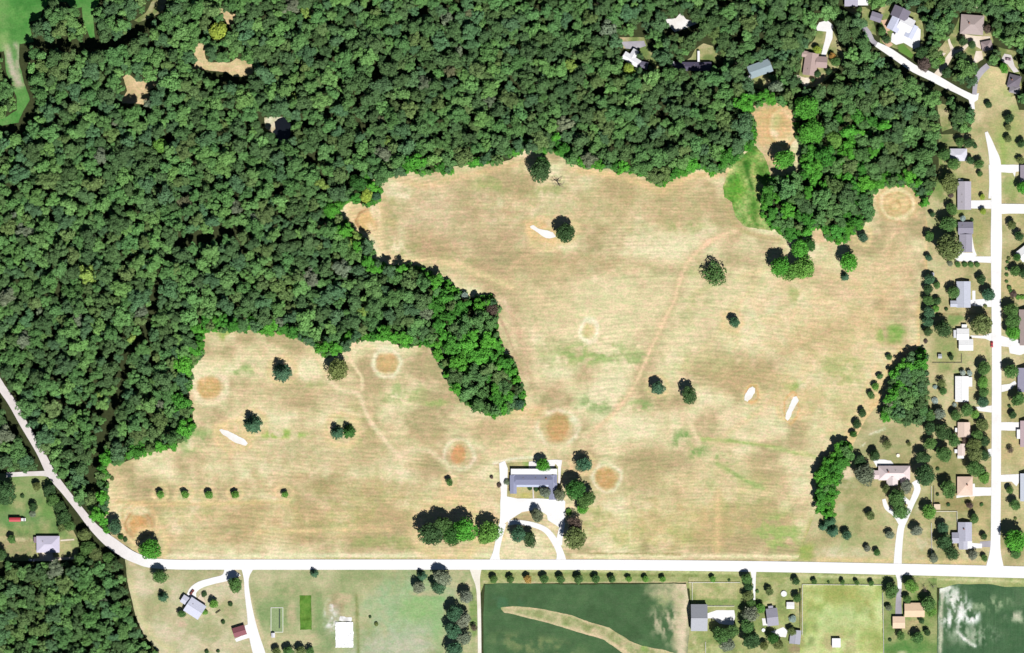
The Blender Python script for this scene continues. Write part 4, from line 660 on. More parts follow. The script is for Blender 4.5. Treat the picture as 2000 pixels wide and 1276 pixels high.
# clubhouse
for a in [(1060,908,14,'bright green',"leaning over the clubhouse terrace",'d'), (1140,908,16,'bluish green',"above right of the clubhouse terrace",'d'), (1093,966,13,'greyish green',"touching the clubhouse's right wing",'d'), (1122,956,21,'deep green',"right of the clubhouse wing",'d'), (1145,975,19,'mid green',"lower right of the dark clubhouse trees",'d'), (1137,994,12,'bright green',"below the dark clubhouse trees",'d'),
 (1049,1006,13,'greyish green',"on the forecourt's grass island",'d'), (1012,1044,16,'bluish green',"on left side of the drive loop lawn",'d'), (1035,1054,15,'dark green',"on right side of the drive loop lawn",'d'), (1123,1022,15,'purplish brown',"right of the drive loop above a green tree",'t'), (1124,1050,23,'olive green',"overhanging the clubhouse exit drive",'d'),
 (991,942,7,'greyish green',"against the clubhouse's left wall",'s'), (1035,954,5,'dark green',"left of the clubhouse front path",'s'), (1047,956,5,'dark green',"right of the clubhouse front path",'s'), (1064,962,11,'grey green',"inside the clubhouse's front court",'d'), (975,948,5,'purplish brown',"left of the clubhouse service yard",'s'), (960,932,4,'purplish brown',"outermost left of the clubhouse service yard",'s'), (1111,1000,7,'fresh green',"hedge by the right edge of forecourt",'s')]: tree(*a, group="trees round the clubhouse")
# boundary rows
BR = "trees in a line along the field's east boundary"
for i, (x, y, r) in enumerate([(1814,463,11),(1813,504,8),(1814,546,11),(1812,565,10),(1813,587,11),(1813,610,12),(1812,629,11),(1811,648,10)]):
    tree(x, y, r, ['mid green', 'bluish green', 'bluish green', 'dark green'][i % 4], ("topmost of the east boundary line", "second from top of the east boundary line", "heading the close row of six by the east boundary", "second in the close row of six by east boundary", "third in the close row of six by east boundary", "fourth in the close row of six by east boundary", "fifth in the close row of six by east boundary", "last in the close row of six by east boundary")[i], 'd', group=BR)
DR = "shrubs in a diagonal line beside the wooded lot"
for i, (x, y, r, t) in enumerate([(1736,698,7,'mid green'),(1718,735,6.5,'mid green'),(1709,755,8,'fresh green'),(1701,772,8,'mid green'),(1684,807,9,'dark green'),(1673,829,9.5,'dark green'),(1666,848,8,'deep green')]):
    tree(x, y, r, t, ("topmost of the diagonal line", "second from top of the diagonal line", "third from top of the diagonal line", "fourth, middle of the diagonal line", "fifth from top of the diagonal line", "sixth from top of the diagonal line", "lowest of the diagonal line")[i], 'd', zf=1.2, group=DR)
for i, (x, r) in enumerate([(964,8),(997,8),(1031,8.5),(1063,9),(1095,9),(1130,9.5),(1164,8.5),(1195,7.5),(1228,6.5),(1260,6.5),(1294,6.5),(1392,6.5)]):
    tree(x, 1131, r, 'orange tinged' if i == 2 else 'fresh green' if i > 7 else 'mid green', "%s from the left in the row below the road" % ("first", "second", "third", "fourth", "fifth", "sixth", "seventh", "eighth", "ninth", "tenth", "eleventh", "last")[i] if i < 11 else "set apart at the right end of the roadside row", 'n', zf=1.5, group=RG)
for i, (x, y) in enumerate([(1590,1136),(1645,1137),(1673,1138),(1701,1139)]): tree(x, y, 6, 'mid green', "%s from the left along the paddock's top fence" % ("first", "second", "third", "fourth")[i], 'd', zf=1.5, group=RG)
EA = "trees of the east street lots"
for a in [
 (1687,926,21,'greyish green',"left of the pink-roofed ranch house",'d'), (1679,902,13,'dark green',"upper left of the pink-roofed ranch house",'d'), (1707,890,12,'dark green',"behind the ranch house's left end",'d'), (1732,869,10,'olive green',"alone in the lawn behind the ranch house",'t'), (1802,893,15,'dark green',"upper right of the ranch house",'d'), (1803,928,21,'dark green',"right of the ranch house, over its drive",'n'), (1775,868,5,'olive green',"right in the lawn behind the ranch house",'t'),
 (1730,955,9,'olive green',"at the ranch house's front left",'d'), (1769,951,13,'grey green',"in the ranch house's front bed",'d'), (1750,972,18,'mid green',"upper of two inside the drive loop",'n'), (1758,998,17,'mid green',"lower of two inside the drive loop",'n'), (1699,1007,10,'olive green',"alone on the ranch house's front lawn",'d'),
 (1653,1045,11,'bluish green',"near the hedge's foot on the dry lawn",'d'), (1693,1071,7,'grey green',"left of a pair near the road",'d'), (1712,1079,7.5,'mid green',"right of a pair near the road",'d'), (1737,1045,9,'grey green',"left of the ranch drive",'d'), (1789,1036,12,'grey green',"right of the ranch drive",'d'), (1813,1000,15,'fresh green',"between the ranch drive and white fence",'d'),
 (1620,1018,13,'bluish green',"upper of two at the hedge's foot",'c'), (1608,1028,10,'bluish green',"left one at the hedge's foot",'c'), (1626,1037,13,'bluish green',"lowest at the hedge's foot",'c'),
 (1874,278,10,'mid green',"behind the pale lilac roofed house",'d'), (1891,280,11,'dark green',"between lilac house and the street head",'d'), (1842,302,14,'mid green',"left of the pale lilac roofed house",'d'), (1861,321,13,'mid green',"below left of the lilac roofed house",'d'), (1894,314,9,'dark green',"right of the lilac roofed house",'d'), (1911,321,11,'mid green',"beside the bulb of the street head",'d'), (1913,340,6,'mid green',"alone in the lawn above the long grey house",'d'), (1904,286,5,'dark green',"in the lawn by the street head",'d'),
 (1853,359,19,'olive green',"upper left of the long grey roofed house",'d'), (1857,382,6,'purplish brown',"against the long grey house's left wall",'s'), (1858,410,12,'mid green',"lower left of the long grey house",'d'), (1820,419,6.5,'dark green',"on the field side of the grey house",'d'), (1851,438,18,'mid green',"left of the dark grey roofed house",'d'), (1880,427,6,'pale bluish',"between the long and dark grey houses",'d'), (1898,430,4,'dark green',"at the dark grey house's corner",'s'),
 (1918,385,6,'yellow green',"in front of the long grey house",'d'), (1919,413,7,'yellow green',"below the long grey house's drive",'d'), (1852,486,27,'olive green',"hiding the dark grey house's left side",'d'), (1975,440,10,'olive green',"on the corner lot, upper",'d'), (1989,462,11,'dark green',"on the corner lot, lower",'d'), (1997,368,13,'bright green',"below the right edge house near the side street",'d'), (1994,281,9,'dark green',"on the upper right lawn",'d'), (1992,314,8,'olive green',"right of the street head, above the drive",'d'), (1968,272,8,'olive green',"nearest right of the street head",'d'),
 (1855,515,6,'greyish green',"at the left end of the clipped hedge",'s'), (1915,546,10,'dark green',"in front lawn of the L-shaped pale house",'n'), (1929,575,13,'bluish green',"beside the street by the L-shaped house",'n'), (1861,572,13,'mid green',"against the L-shaped house's left side",'d'), (1848,604,4,'dark green',"below left of the L-shaped house",'s'), (1924,598,4,'olive green',"by the L-shaped house's drive mouth",'s'), (1829,557,8,'mid green',"second column, top, inside the boundary row",'d'), (1830,588,8,'dark green',"second column, lower, inside the boundary row",'d'), (1827,603,8,'fresh green',"second column, bottom, inside the boundary row",'d'),
 (1841,644,19,'dark green',"left of the upper white roofed house",'d'), (1915,635,22,'olive green',"in front of the upper white roofed house",'d'), (1973,606,15,'mid green',"top of three right of the street",'d'), (1976,626,17,'mid green',"middle of three right of the street",'d'), (1977,650,16,'bright green',"bottom of three right of the street",'d'), (1982,530,11,'mid green',"left of two below the right white roof",'d'), (1998,534,11,'dark green',"right of two below the right white roof",'d'), (1985,503,9,'deep green',"beside the right edge white roof",'d'), (1970,505,4,'olive green',"in the thin row right of the street",'s'), (1979,575,7,'purplish brown',"at the left end of right edge hedge",'s'), (1808,667,4.5,'purplish brown',"bare-looking below the boundary row",'s'),
 (1857,698,6,'dark green',"inside the small fenced garden",'d'), (1920,720,14,'mid green',"top of four lining the street by white house",'d'), (1918,746,13,'fresh green',"second of four lining the street by white house",'d'), (1920,765,12,'mid green',"third of four lining the street by white house",'d'), (1918,785,12,'bluish green',"last of four lining the street by white house",'d'), (1880,728,6,'pale bluish',"left of two above the lower white house",'d'), (1893,729,6,'pale bluish',"right of two above the lower white house",'d'), (1826,756,5,'pale bluish',"upper pale bush by the wooded lot",'s'), (1826,783,7,'pale bluish',"lower pale bush by the wooded lot",'s'), (1838,748,9,'olive green',"upper in the white house's back lawn",'t'), (1841,764,9,'mid green',"lower in the white house's back lawn",'d'), (1864,791,5,'pale bluish',"at the white house's lower left corner",'s'),
 (1887,801,13,'mid green',"touching the lower white house's foot",'d'), (1903,810,9,'fresh green',"beside the drive below the white house",'d'), (1834,808,12,'grey green',"below the lower pale bush",'d'), (1865,812,11,'mid green',"between white and tan roofed houses",'d'), (1815,812,12,'mid green',"at the wooded lot's lower right corner",'d'), (1815,836,14,'dark green',"below the wooded lot's lower right corner",'d'), (1839,843,17,'dark green',"left of the small tan roof",'d'), (1861,860,13,'mid green',"tight left of the second tan roof",'d'), (1815,867,13,'mid green',"at the right of the ranch's back lawn",'d'), (1842,887,17,'mid green',"behind the lower tan roof",'d'),
 (1918,830,13,'olive green',"uppermost in the street belt by tan roofs",'d'), (1908,850,12,'mid green',"second in the street belt by tan roofs",'d'), (1901,868,15,'olive green',"in the middle of the street belt by tan roofs",'d'), (1922,861,11,'dark green',"at the street side of the belt by tan roofs",'d'), (1903,888,16,'olive green',"lower left in the belt by tan roofs",'d'), (1921,889,12,'dark green',"lower right in the belt by tan roofs",'d'), (1884,859,7,'purplish brown',"between the two small tan roofs",'d'), (1973,725,15,'mid green',"above the right edge grey roof",'d'), (1987,780,15,'mid green',"below the right edge grey roof",'d'), (1977,811,8,'dark green',"round, right of the street",'n'), (1973,879,7,'purplish brown',"thin, right of the street on dry lawn",'t'), (1971,793,3.5,'dark green',"dot right of the street",'s'),
 (1903,915,17,'mid green',"above the peach roofed house",'d'), (1920,932,13,'fresh green',"right of the peach roofed house",'d'), (1831,916,4,'dark green',"upper in the back lawn by the fence",'s'), (1851,956,18,'mid green',"left of the peach roofed house",'d'), (1831,966,4,'dark green',"lower in the back lawn by the fence",'s'), (1852,986,4,'dark green',"left of two below the peach house",'s'), (1893,987,7,'purplish brown',"below the peach house",'d'), (1917,986,4,'mid green',"right below the peach house",'s'), (1902,1013,10,'mid green',"above the grey cross-gabled house",'d'), (1841,1032,12,'bluish green',"upper left of the grey cross-gabled house",'d'), (1842,1058,17,'dark green',"left of the grey cross-gabled house",'d'), (1857,1080,16,'dark green',"below left of the grey cross-gabled house",'d'), (1921,1048,7,'dark green',"front of the grey cross-gabled house",'d'), (1899,1084,10,'grey green',"below the grey cross-gabled house",'d'), (1922,1090,7,'mid green',"at the street corner by the road",'d'), (1823,1090,10,'grey green',"at the white fence's foot",'d'),
 (1971,957,8,'mid green',"upper left of the right edge pale house",'d'), (1981,986,12,'mid green',"right of the street on the pale house lawn",'d'), (1981,1055,23,'bright green',"overhanging the street near the junction",'n'), (1982,1081,11,'mid green',"below the giant tree near the junction",'d'), (1983,1013,3.5,'olive green',"dot above the giant street tree",'s')]: tree(*a, group=EA)
for i, x in enumerate((1870,1884,1896,1908)): tree(x, 517, 6.2, 'mid green', "", 's', name="hedge_shrub", label="clipped green bush, %s in the hedge below the drive" % ("first from left", "second from left", "third from left", "last on the right")[i], group="clipped hedge bushes by the drive")
for i, (x, y, r) in enumerate([(1967,512,3.5),(1966,525,3.5),(1966,537,4),(1966,550,3.5),(1971,562,5),(1974,569,4)]): tree(x, y, r, 'mid green', "", 's', label="tiny bush, %s from top in the thin row right of street" % ("first", "second", "third", "fourth", "fifth", "last")[i], group="thin bush row right of the street")
for i, x in enumerate((1988,1996,2004)): tree(x, 581, 5.5, 'fresh green', "", 's', name="hedge_shrub", label="fresh green hedge bush at right edge, %s" % ("left one", "middle one", "right one")[i], group="hedge at the right edge")
SO = "trees of the lots south of the road"
for a in [
 (1740,1154,15,'mid green',"at the left of the peach house drive",'d'), (1779,1144,14,'fresh green',"upper right of the peach house drive",'d'), (1771,1170,9,'mid green',"between drive and peach house",'d'), (1812,1178,15,'mid green',"upper right of the southern peach house",'d'), (1818,1194,11,'fresh green',"right of the southern peach house",'d'), (1799,1212,7,'dark green',"under the southern peach house's right end",'d'), (1810,1235,7,'dark green',"right of three behind the peach garage",'d'), (1791,1245,12,'mid green',"in the middle behind the peach garage",'d'), (1758,1241,9,'mid green',"left of three behind the peach garage",'d'), (1738,1250,4,'dark green',"lower left of the peach garage",'s'), (1735,1187,7,'greyish green',"by the paddock's right fence",'d'),
 (1554,1135,8.5,'dark green',"upper at the paddock's top left corner",'d'), (1556,1168,10,'mid green',"lower at the paddock's top left corner",'d'), (1458,1130,11,'mid green',"heading the belt left of farm drive",'d'), (1462,1146,9,'dark green',"second in the belt left of farm drive",'d'), (1460,1164,11,'olive green',"third in the belt left of farm drive",'d'), (1466,1178,10,'mid green',"fourth in the belt left of farm drive",'d'), (1466,1198,16,'grey green',"thin-leaved in the farmyard middle",'t'), (1461,1200,14,'greyish green',"below the thin farmyard crown",'d'), (1459,1222,16,'mid green',"right of the farmyard gravel",'d'), (1466,1250,18,'dark green',"lowest in the farmyard belt",'n'),
 (1408,1240,18,'mid green',"left below the farmyard gravel",'d'), (1428,1234,15,'mid green',"right below the farmyard gravel",'d'), (1420,1258,16,'grey green',"low below the farmyard gravel",'d'), (1485,1188,10,'fresh green',"left of the small farm house",'d'), (1502,1155,9,'olive green',"in the farm's front lawn",'d'), (1509,1246,13,'deep green',"below the small farm house",'d'), (1518,1258,11,'olive green',"lower right below the farm house",'d'), (1492,1261,9,'olive green',"lower left below the farm house",'d'), (1546,1233,9,'olive green',"above the small grey farm shed",'d'), (1479,1155,4,'mid green',"right of the farm drive",'s'), (1424,1133,3,'dark green',"dot in the verge left of farm belt",'s'), (1618,1137,3,'dark green',"dot in the paddock's top verge",'s'),
 (314,1126,16,'mid green',"at the roadside above the southwest house",'d'), (319,1166,11,'bluish green',"with thin crown on the southwest lawn",'c'), (461,1142,15,'mid green',"between the two southwest drives",'d'), (399,1161,6,'dark green',"above right of the slanted house",'s'), (418,1179,9.5,'fresh green',"right of the slanted house",'d'), (356,1199,8,'mid green',"left of the slanted house",'d'), (401,1196,6,'fresh green',"at the slanted house's right corner",'s'), (436,1215,5,'dark green',"below right of the slanted house",'s'), (450,1180,5,'dark green',"alone between the slanted house and long drive",'s'),
 (614,1120,9,'bluish green',"alone below the road's middle",'c'), (824,1125,11,'bluish green',"upper left in the pine group by road",'c'), (818,1147,13,'grey green',"lower left in the pine group by road",'d'), (864,1128,17,'grey green',"upper right in the pine group by road",'d'), (856,1147,15,'bluish green',"lower right in the pine group by road",'d'),
 (911,1165,15,'grey green',"topmost in the tall belt left of the lane",'d'), (888,1197,17,'bluish green',"second in the tall belt left of the lane",'d'), (905,1210,16,'grey green',"third in the tall belt left of the lane",'d'), (885,1232,17,'bluish green',"fourth in the tall belt left of the lane",'d'), (906,1244,16,'grey green',"fifth in the tall belt left of the lane",'d'), (888,1268,17,'bluish green',"lowest in the tall belt left of the lane",'d'), (926,1226,7,'purplish brown',"touching the lane beside the tall belt",'t'),
 (541,1273,10,'olive green',"left of four cut by the bottom edge",'d'), (564,1272,11,'mid green',"second of four cut by the bottom edge",'d'), (588,1272,11,'olive green',"third of four cut by the bottom edge",'d'), (606,1272,9,'mid green',"right of four cut by the bottom edge",'d'), (723,1205,3.2,'dark green',"upper dot on the pale green lawn",'s'), (735,1219,4.5,'olive green',"lower dot on the pale green lawn",'s'), (426,1272,4,'dark green',"right dot at bottom edge",'s'), (404,1273,5,'dark green',"left dot at bottom edge",'s'),
 (12,961,25,'dark green',"at the left edge of the west yard",'d'), (73,950,9,'olive green',"below the west drive's end",'d'), (98,958,13,'dark green',"beside the road below the west drive",'d'), (104,976,15,'mid green',"second along the road by west yard",'d'), (118,990,14,'dark green',"third along the road by west yard",'d'), (126,1010,16,'dark green',"fourth along the road by west yard",'d'), (137,1026,13,'mid green',"fifth along the road by west yard",'d'), (166,1044,13,'olive green',"sixth along the road by west yard",'d'), (173,1069,15,'mid green',"seventh along the road by west yard",'d'), (188,1083,14,'olive green',"eighth along the road by west yard",'d'), (156,1093,13,'mid green',"right end of the west house's drive",'d'), (216,1090,13,'mid green',"inside of the road bend by the wood",'d'), (122,1030,10,'olive green',"low, right of the lilac west house",'d'), (44,969,5,'dark green',"in the west yard below the drive",'s'), (66,990,9,'dark green',"above the red trailer truck",'d'), (64,1004,7,'grey green',"right of the red trailer truck",'s'), (24,1053,9,'mid green',"left of the lilac west house",'n'), (3,1082,14,'dark green',"at the left edge below the west yard",'d')]: tree(*a, group=SO)
for (x, y, k) in [(1806,1151,"left"), (1822,1146,"right")]: tree(x, y, 8, 'purplish brown', "", 'b', label=f"grey leafless small tree, {k} of two above the peach house", group=SO)
NEG = "garden trees among the north east houses"
for a in [(1596,98,9,'yellow green',"left of the brown roofed house's drive",'d'), (1625,110,7,'orange tinged',"right of the brown roofed house",'d'), (1631,122,10,'mid green',"behind the orange bush at the brown house",'d'), (1596,145,7,'dark green',"left in the brown house's lawn",'n'), (1618,140,7,'dark green',"right in the brown house's lawn",'n'), (1587,157,5,'dark green',"by the brown house's patio",'n'), (1228,136,13,'yellow green',"beside the white cross-shaped roof",'d'), (428,62,20,'yellow green',"conspicuous by the small sandy gap in the wood",'d'), (315,285,15,'fresh green',"conspicuous in the western forest below two clearings",'d'),
 (1930,205,7,'dark green',"alone in the sunny north east lawn",'n'), (1800,104,14,'dark green',"right of the mansion's lawn",'n'), (1804,126,15,'purplish brown',"dark, beside the lane below the mansion",'n'), (1897,88,8,'dark green',"in the brown roofed court",'n'), (1880,82,10,'dark green',"left of the brown roofed court",'d'), (1876,112,13,'dark green',"where the beige drive forks",'d'), (1848,143,11,'dark green',"below the beige drive",'d'), (1928,58,9,'purplish brown',"right of the brown square roof",'n'), (1960,134,10,'bright green',"left of the dark hipped house",'d'), (1722,62,9,'mid green',"right of the grey shed",'d'), (1730,78,9,'dark green',"between grey shed and lane",'d'), (1678,20,7,'mid green',"below the grey and white top house",'d'), (1812,88,6,'yellow green',"right of the mansion",'d'), (1837,118,9,'fresh green',"left of the beige drive",'d'), (1970,232,10,'dark green',"upper in the lower north east lawn",'d'), (1968,250,7,'olive green',"lower in the lower north east lawn",'d')]: tree(*a, group=NEG)

# ------------------------------------------------------------------ buildings
FOOT = []                                    # footprints, kept clear of forest trees
def roof_mat(rgb, rough=0.75): return flat_mat("roofing_%d_%d_%d" % rgb, alb(*rgb), rough, 0.07, 1.2, (0.25, 3.0, 0.0, 0.05))
def wall_mat(rgb): return flat_mat("siding_%d_%d_%d" % rgb, alb(*rgb), 0.8, 0.06, 1.0)
def boxg(x0, x1, y0, y1, z0, z1):
    V = [(x, y, z) for z in (z0, z1) for (x, y) in ((x0, y0), (x1, y0), (x1, y1), (x0, y1))]
    return V, [(0, 3, 2, 1), (4, 5, 6, 7), (0, 1, 5, 4), (1, 2, 6, 5), (2, 3, 7, 6), (3, 0, 4, 7)]
def turn(g, flip):
    if not flip: return g
    return [(-y, x, z) for (x, y, z) in g[0]], g[1]
def slab(q, th):
    V = [Vector(p) for p in q] + [Vector(p) - Vector((0, 0, th)) for p in q]; n = len(q)
    return V, [tuple(range(n)), tuple(range(2 * n - 1, n - 1, -1))] + [(i, i + n, (i + 1) % n + n, (i + 1) % n) for i in range(n)]
def volume(root, c, s, a=0, ridge='x', t='gable', eave=3.0, pitch=24, roof=(200,200,210), wall=(220,215,205), chim=None, vent=0, doors=1, wins=True, over=0.45, first=False, origin=(0, 0)):
    """one block of a building in the root's frame: wall, roof (> chimney, vent), windows, door"""
    p = PX(*c) - PX(*origin); rz = -math.radians(a); flip = ridge == 'y'
    w, h = s[0] * S / 2, s[1] * S / 2; L, D = (h, w) if flip else (w, h)
    FOOT.append((c[0], c[1], s[0], s[1], a)); tp = math.tan(math.radians(pitch)); rise = D * tp
    def put(name, g, m, parent):
        o = obj(name, *g, m, parent)
        if parent is root: o.location = p; o.rotation_euler = (0, 0, rz)
        return o
    zt = eave
    if t == 'gable':
        V = [(-L, -D, -.1), (L, -D, -.1), (L, D, -.1), (-L, D, -.1), (-L, -D, zt), (L, -D, zt), (L, D, zt), (-L, D, zt), (-L, 0, zt + rise - .02), (L, 0, zt + rise - .02)]
        F = [(0, 1, 5, 4), (2, 3, 7, 6), (1, 2, 6, 9, 5), (3, 0, 4, 8, 7)]
    else: V, F = boxg(-L, L, -D, D, -.1, zt)
    put("wall", turn((V, F), flip), wall_mat(wall), root)
    o = over; zl = zt - o * tp + .2; zr = zt + rise + .2
    if t == 'gable': g = join([slab([(-L - o, -D - o, zl), (L + o, -D - o, zl), (L + o, 0, zr), (-L - o, 0, zr)], .16), slab([(-L - o, 0, zr), (L + o, 0, zr), (L + o, D + o, zl), (-L - o, D + o, zl)], .16)])
    elif t == 'hip':
        k = max(L - D, 0.05); A = [(-L - o, -D - o, zl), (L + o, -D - o, zl), (L + o, D + o, zl), (-L - o, D + o, zl), (-k, 0, zr), (k, 0, zr)]
        B = [(x, y, z - .16) for (x, y, z) in A[:4]]; V = A + B
        g = (V, [(0, 1, 5, 4), (1, 2, 5), (2, 3, 4, 5), (3, 0, 4), (9, 8, 7, 6), (0, 6, 7, 1), (1, 7, 8, 2), (2, 8, 9, 3), (3, 9, 6, 0)])
    else: zr = zt + .3; g = boxg(-L - o, L + o, -D - o, D + o, zt + .01, zr)
    r = put("roof", turn(g, flip), roof_mat(roof), root)
    if t == 'gable':
        obj("ridge_cap", *turn(boxg(-L - o, L + o, -.16, .16, zr - .06, zr + .04), flip), roof_mat(tuple(int(v * .93) for v in roof)), r)
    if chim: obj("chimney", *turn(boxg(chim * L - .45, chim * L + .45, .5, 1.4, zt + .4, zr + .9), flip), M_BRICK, r)
    for k in range(vent): obj("roof_vent", *turn(boxg((-.5 + k * .55) * L, (-.5 + k * .55) * L + .5, D * .35, D * .35 + .5, zt + .3, zt + rise * .65 + .55), flip), M_FENCED, r)
    if wins:
        n = max(1, min(4, int(L * 2 / 4.5)))
        for sgn in (-1, 1):
            for k in range(n):
                x = -L + (k + .5) * 2 * L / n; y = sgn * D
                if sgn == -1 and k == 0 and doors: put("door", turn(boxg(x - .5, x + .5, y - .05, y + .05, 0, 2.1), flip), M_DOOR, root)
                else: put("window", turn(boxg(x - .7, x + .7, y - .04, y + .04, 1.0, min(2.1, eave - .4)), flip), M_GLASS, root)
def building(name, label, cat, origin, vols, group=None):
    e = empty(name, PX(*origin, .05)); tag(e, label, cat, group); LABELS.setdefault(label, []).append(e)
    for i, v in enumerate(vols): volume(e, origin=origin, doors=1 if i == 0 else 0, **v)
    return e
def B(x0, y0, x1, y1, **k): return dict(c=((x0 + x1) / 2, (y0 + y1) / 2), s=(x1 - x0, y1 - y0), **k)
HG = "houses along the east street"; NG = "houses in the north east woods"; SG = "buildings south of the road"
LIL = (206,206,228); GR = (176,174,190); WH = (252,252,252); TANR = (236,212,196); PEA = (244,212,178); BRN_ = (178,160,154); DK = (104,100,112)
building("clubhouse", "U-shaped clubhouse with blue grey roof and white back strip beside forecourt", "clubhouse", (1042,940), [
   B(1000,928,1086,946, ridge='x', t='hip', roof=(138,142,170), pitch=16, eave=3.6, chim=.55, vent=2), B(998,916,1088,928.6, t='flat', roof=WH, eave=3.2, over=.1), B(1008.5,946,1072,951, t='flat', roof=(214,222,246), eave=2.7, over=.1, wins=False),
   B(997,929,1008,963, ridge='y', t='gable', roof=(160,164,192), pitch=18, eave=3.4), B(1073,929,1087,975, ridge='y', t='gable', roof=(160,164,192), pitch=18, eave=3.4)])
building("house", "house with pale lilac roof beside the street's upper bend", "house", (1872,303), [B(1856,292,1887,314, ridge='x', roof=(226,224,236), t='hip', pitch=16)], HG)
building("house", "long narrow grey roofed house with white rear deck", "house", (1883,382), [B(1870.5,356,1895,409, ridge='y', roof=(190,184,194), pitch=18, vent=2), B(1872,350,1881,354.5, t='flat', roof=WH, eave=1.0, wins=False, over=.05)], HG)
building("house", "dark grey roofed house stepped in two, with white carport strip", "house", (1885,463), [B(1871.5,435,1899,456, ridge='x', roof=(152,148,164), pitch=20, vent=1), B(1874,459,1897,492, ridge='y', roof=(168,164,178), pitch=14), B(1872,456,1898,459, t='flat', roof=WH, eave=2.5, wins=False, over=.02)], HG)
building("house", "L-shaped pale blue grey roofed house beside round street tree", "house", (1882,575), [B(1868.5,551,1894,600, ridge='y', roof=(204,208,222), pitch=18), B(1856,588,1868.5,599.5, ridge='x', roof=(204,208,222), pitch=18, over=.2)], HG)
building("house", "upper bright white roofed house made of two offset blocks", "house", (1884,663), [B(1869,643,1891,663, ridge='x', roof=WH, pitch=12), B(1873,663.5,1899,684, ridge='x', roof=WH, pitch=12), B(1862,645,1868,660, t='flat', roof=(226,228,232), eave=2.4, wins=False, over=.05)], HG)
building("house", "lower bright white roofed house behind four street trees", "house", (1881,760), [B(1866,736,1890,784, ridge='y', roof=WH, pitch=10), B(1890.3,737,1898,755, t='flat', roof=WH, eave=2.8, over=.1)], HG)
building("house", "small pinkish tan roofed house, upper of two among street trees", "house", (1882,839), [B(1871,826,1893,853, ridge='y', roof=TANR, pitch=16)], HG)
building("house", "small pinkish tan roofed house, lower of two, with white end", "house", (1877,882), [B(1871,868,1883,889, ridge='y', roof=(236,216,206), pitch=14), B(1869.5,889.5,1882,895.5, t='flat', roof=WH, eave=2.5, over=.05)], HG)
building("house", "peach roofed house with white front apron joining the street", "house", (1884,950), [B(1870,932,1898,967, ridge='x', t='hip', roof=(240,210,190), pitch=16, chim=.3)], HG)
building("house", "grey cross-gabled house near the road junction", "house", (1880,1046), [B(1871.5,1021,1896.5,1056, ridge='y', roof=(196,196,212), pitch=22, chim=.3), B(1859.5,1041,1871,1060, ridge='x', roof=(186,186,202), pitch=22), B(1873,1056.5,1888,1072, ridge='y', roof=(200,200,214), pitch=20), B(1888.5,1056.5,1898,1072, t='flat', roof=WH, eave=2.6, over=.05)], HG)
building("house", "brown grey roof at the right edge above the side street", "house", (2004,340), [B(1993,324,2016,356, ridge='y', roof=(176,166,178))], HG)
building("house", "slanted bright white roof at the right edge below side street", "house", (2004,490), [dict(c=(2004,492), s=(34,22), a=-38, ridge='x', roof=WH, pitch=14)], HG)
building("house", "brown roofed house at the right edge beside three tall trees", "house", (2004,640), [B(1990.5,606,2018,642, ridge='y', roof=(186,168,164)), B(1992,643,2018,674, ridge='y', roof=(186,168,164))], HG)
building("house", "lilac grey roofed house at the right edge between two trees", "house", (2004,742), [B(1988,720,2020,765, ridge='y', roof=(176,172,194))], HG)
building("house", "pinkish roofed house at the right edge with white annex", "house", (2004,850), [B(1993,823,2020,872, ridge='y', roof=(214,190,194)), B(1985.5,839,1992.5,857, t='flat', roof=WH, eave=2.5, over=.05)], HG)
building("house", "very pale blue roofed house at the right edge by dry lawn", "house", (2004,952), [B(1993,926,2020,978, ridge='y', roof=(226,232,244))], HG)
building("ranch_house", "wide pink-roofed ranch house with several gables inside the drive loop", "house", (1744,924), [
   B(1716,911,1776,937, ridge='x', t='hip', roof=(244,226,226), pitch=32, chim=-.4, vent=2), dict(c=(1742,940), s=(20,16), ridge='y', roof=(248,232,230), pitch=30), B(1705,920,1715.5,935, ridge='x', roof=(232,212,212), pitch=18), dict(c=(1767,936), s=(16,14), ridge='y', roof=(240,222,220), pitch=26)])
building("garden_shed", "small beige flat shed by the white fence corner", "shed", (1830,990), [B(1824,985,1836,995, t='flat', roof=(240,218,190), eave=2.3, over=.1)])
building("garden_shed", "tiny grey shed at the top of the boundary row", "shed", (1821,536), [B(1818,533,1824,539, t='flat', roof=(190,190,196), eave=2.2, over=.1)])
building("garden_shed", "tiny pale shed inside the small fenced garden", "shed", (1836,696), [B(1832,692,1839,700, ridge='x', roof=(196,200,206), eave=2.1, over=.1, wins=False)])
building("garden_shed", "tiny white shed left of the upper tan roof", "shed", (1867,840), [B(1865,836,1869,844, t='flat', roof=WH, eave=2.1, over=.05, wins=False)])
building("garden_shed", "tiny white shed left of the lower tan roof", "shed", (1867,881), [B(1864,878,1870,885, t='flat', roof=WH, eave=2.1, over=.05, wins=False)])
building("garden_shed", "tiny white shed touching the upper white house", "shed", (1883,637), [B(1878,634,1888,640, t='flat', roof=WH, eave=2.1, over=.05, wins=False)])
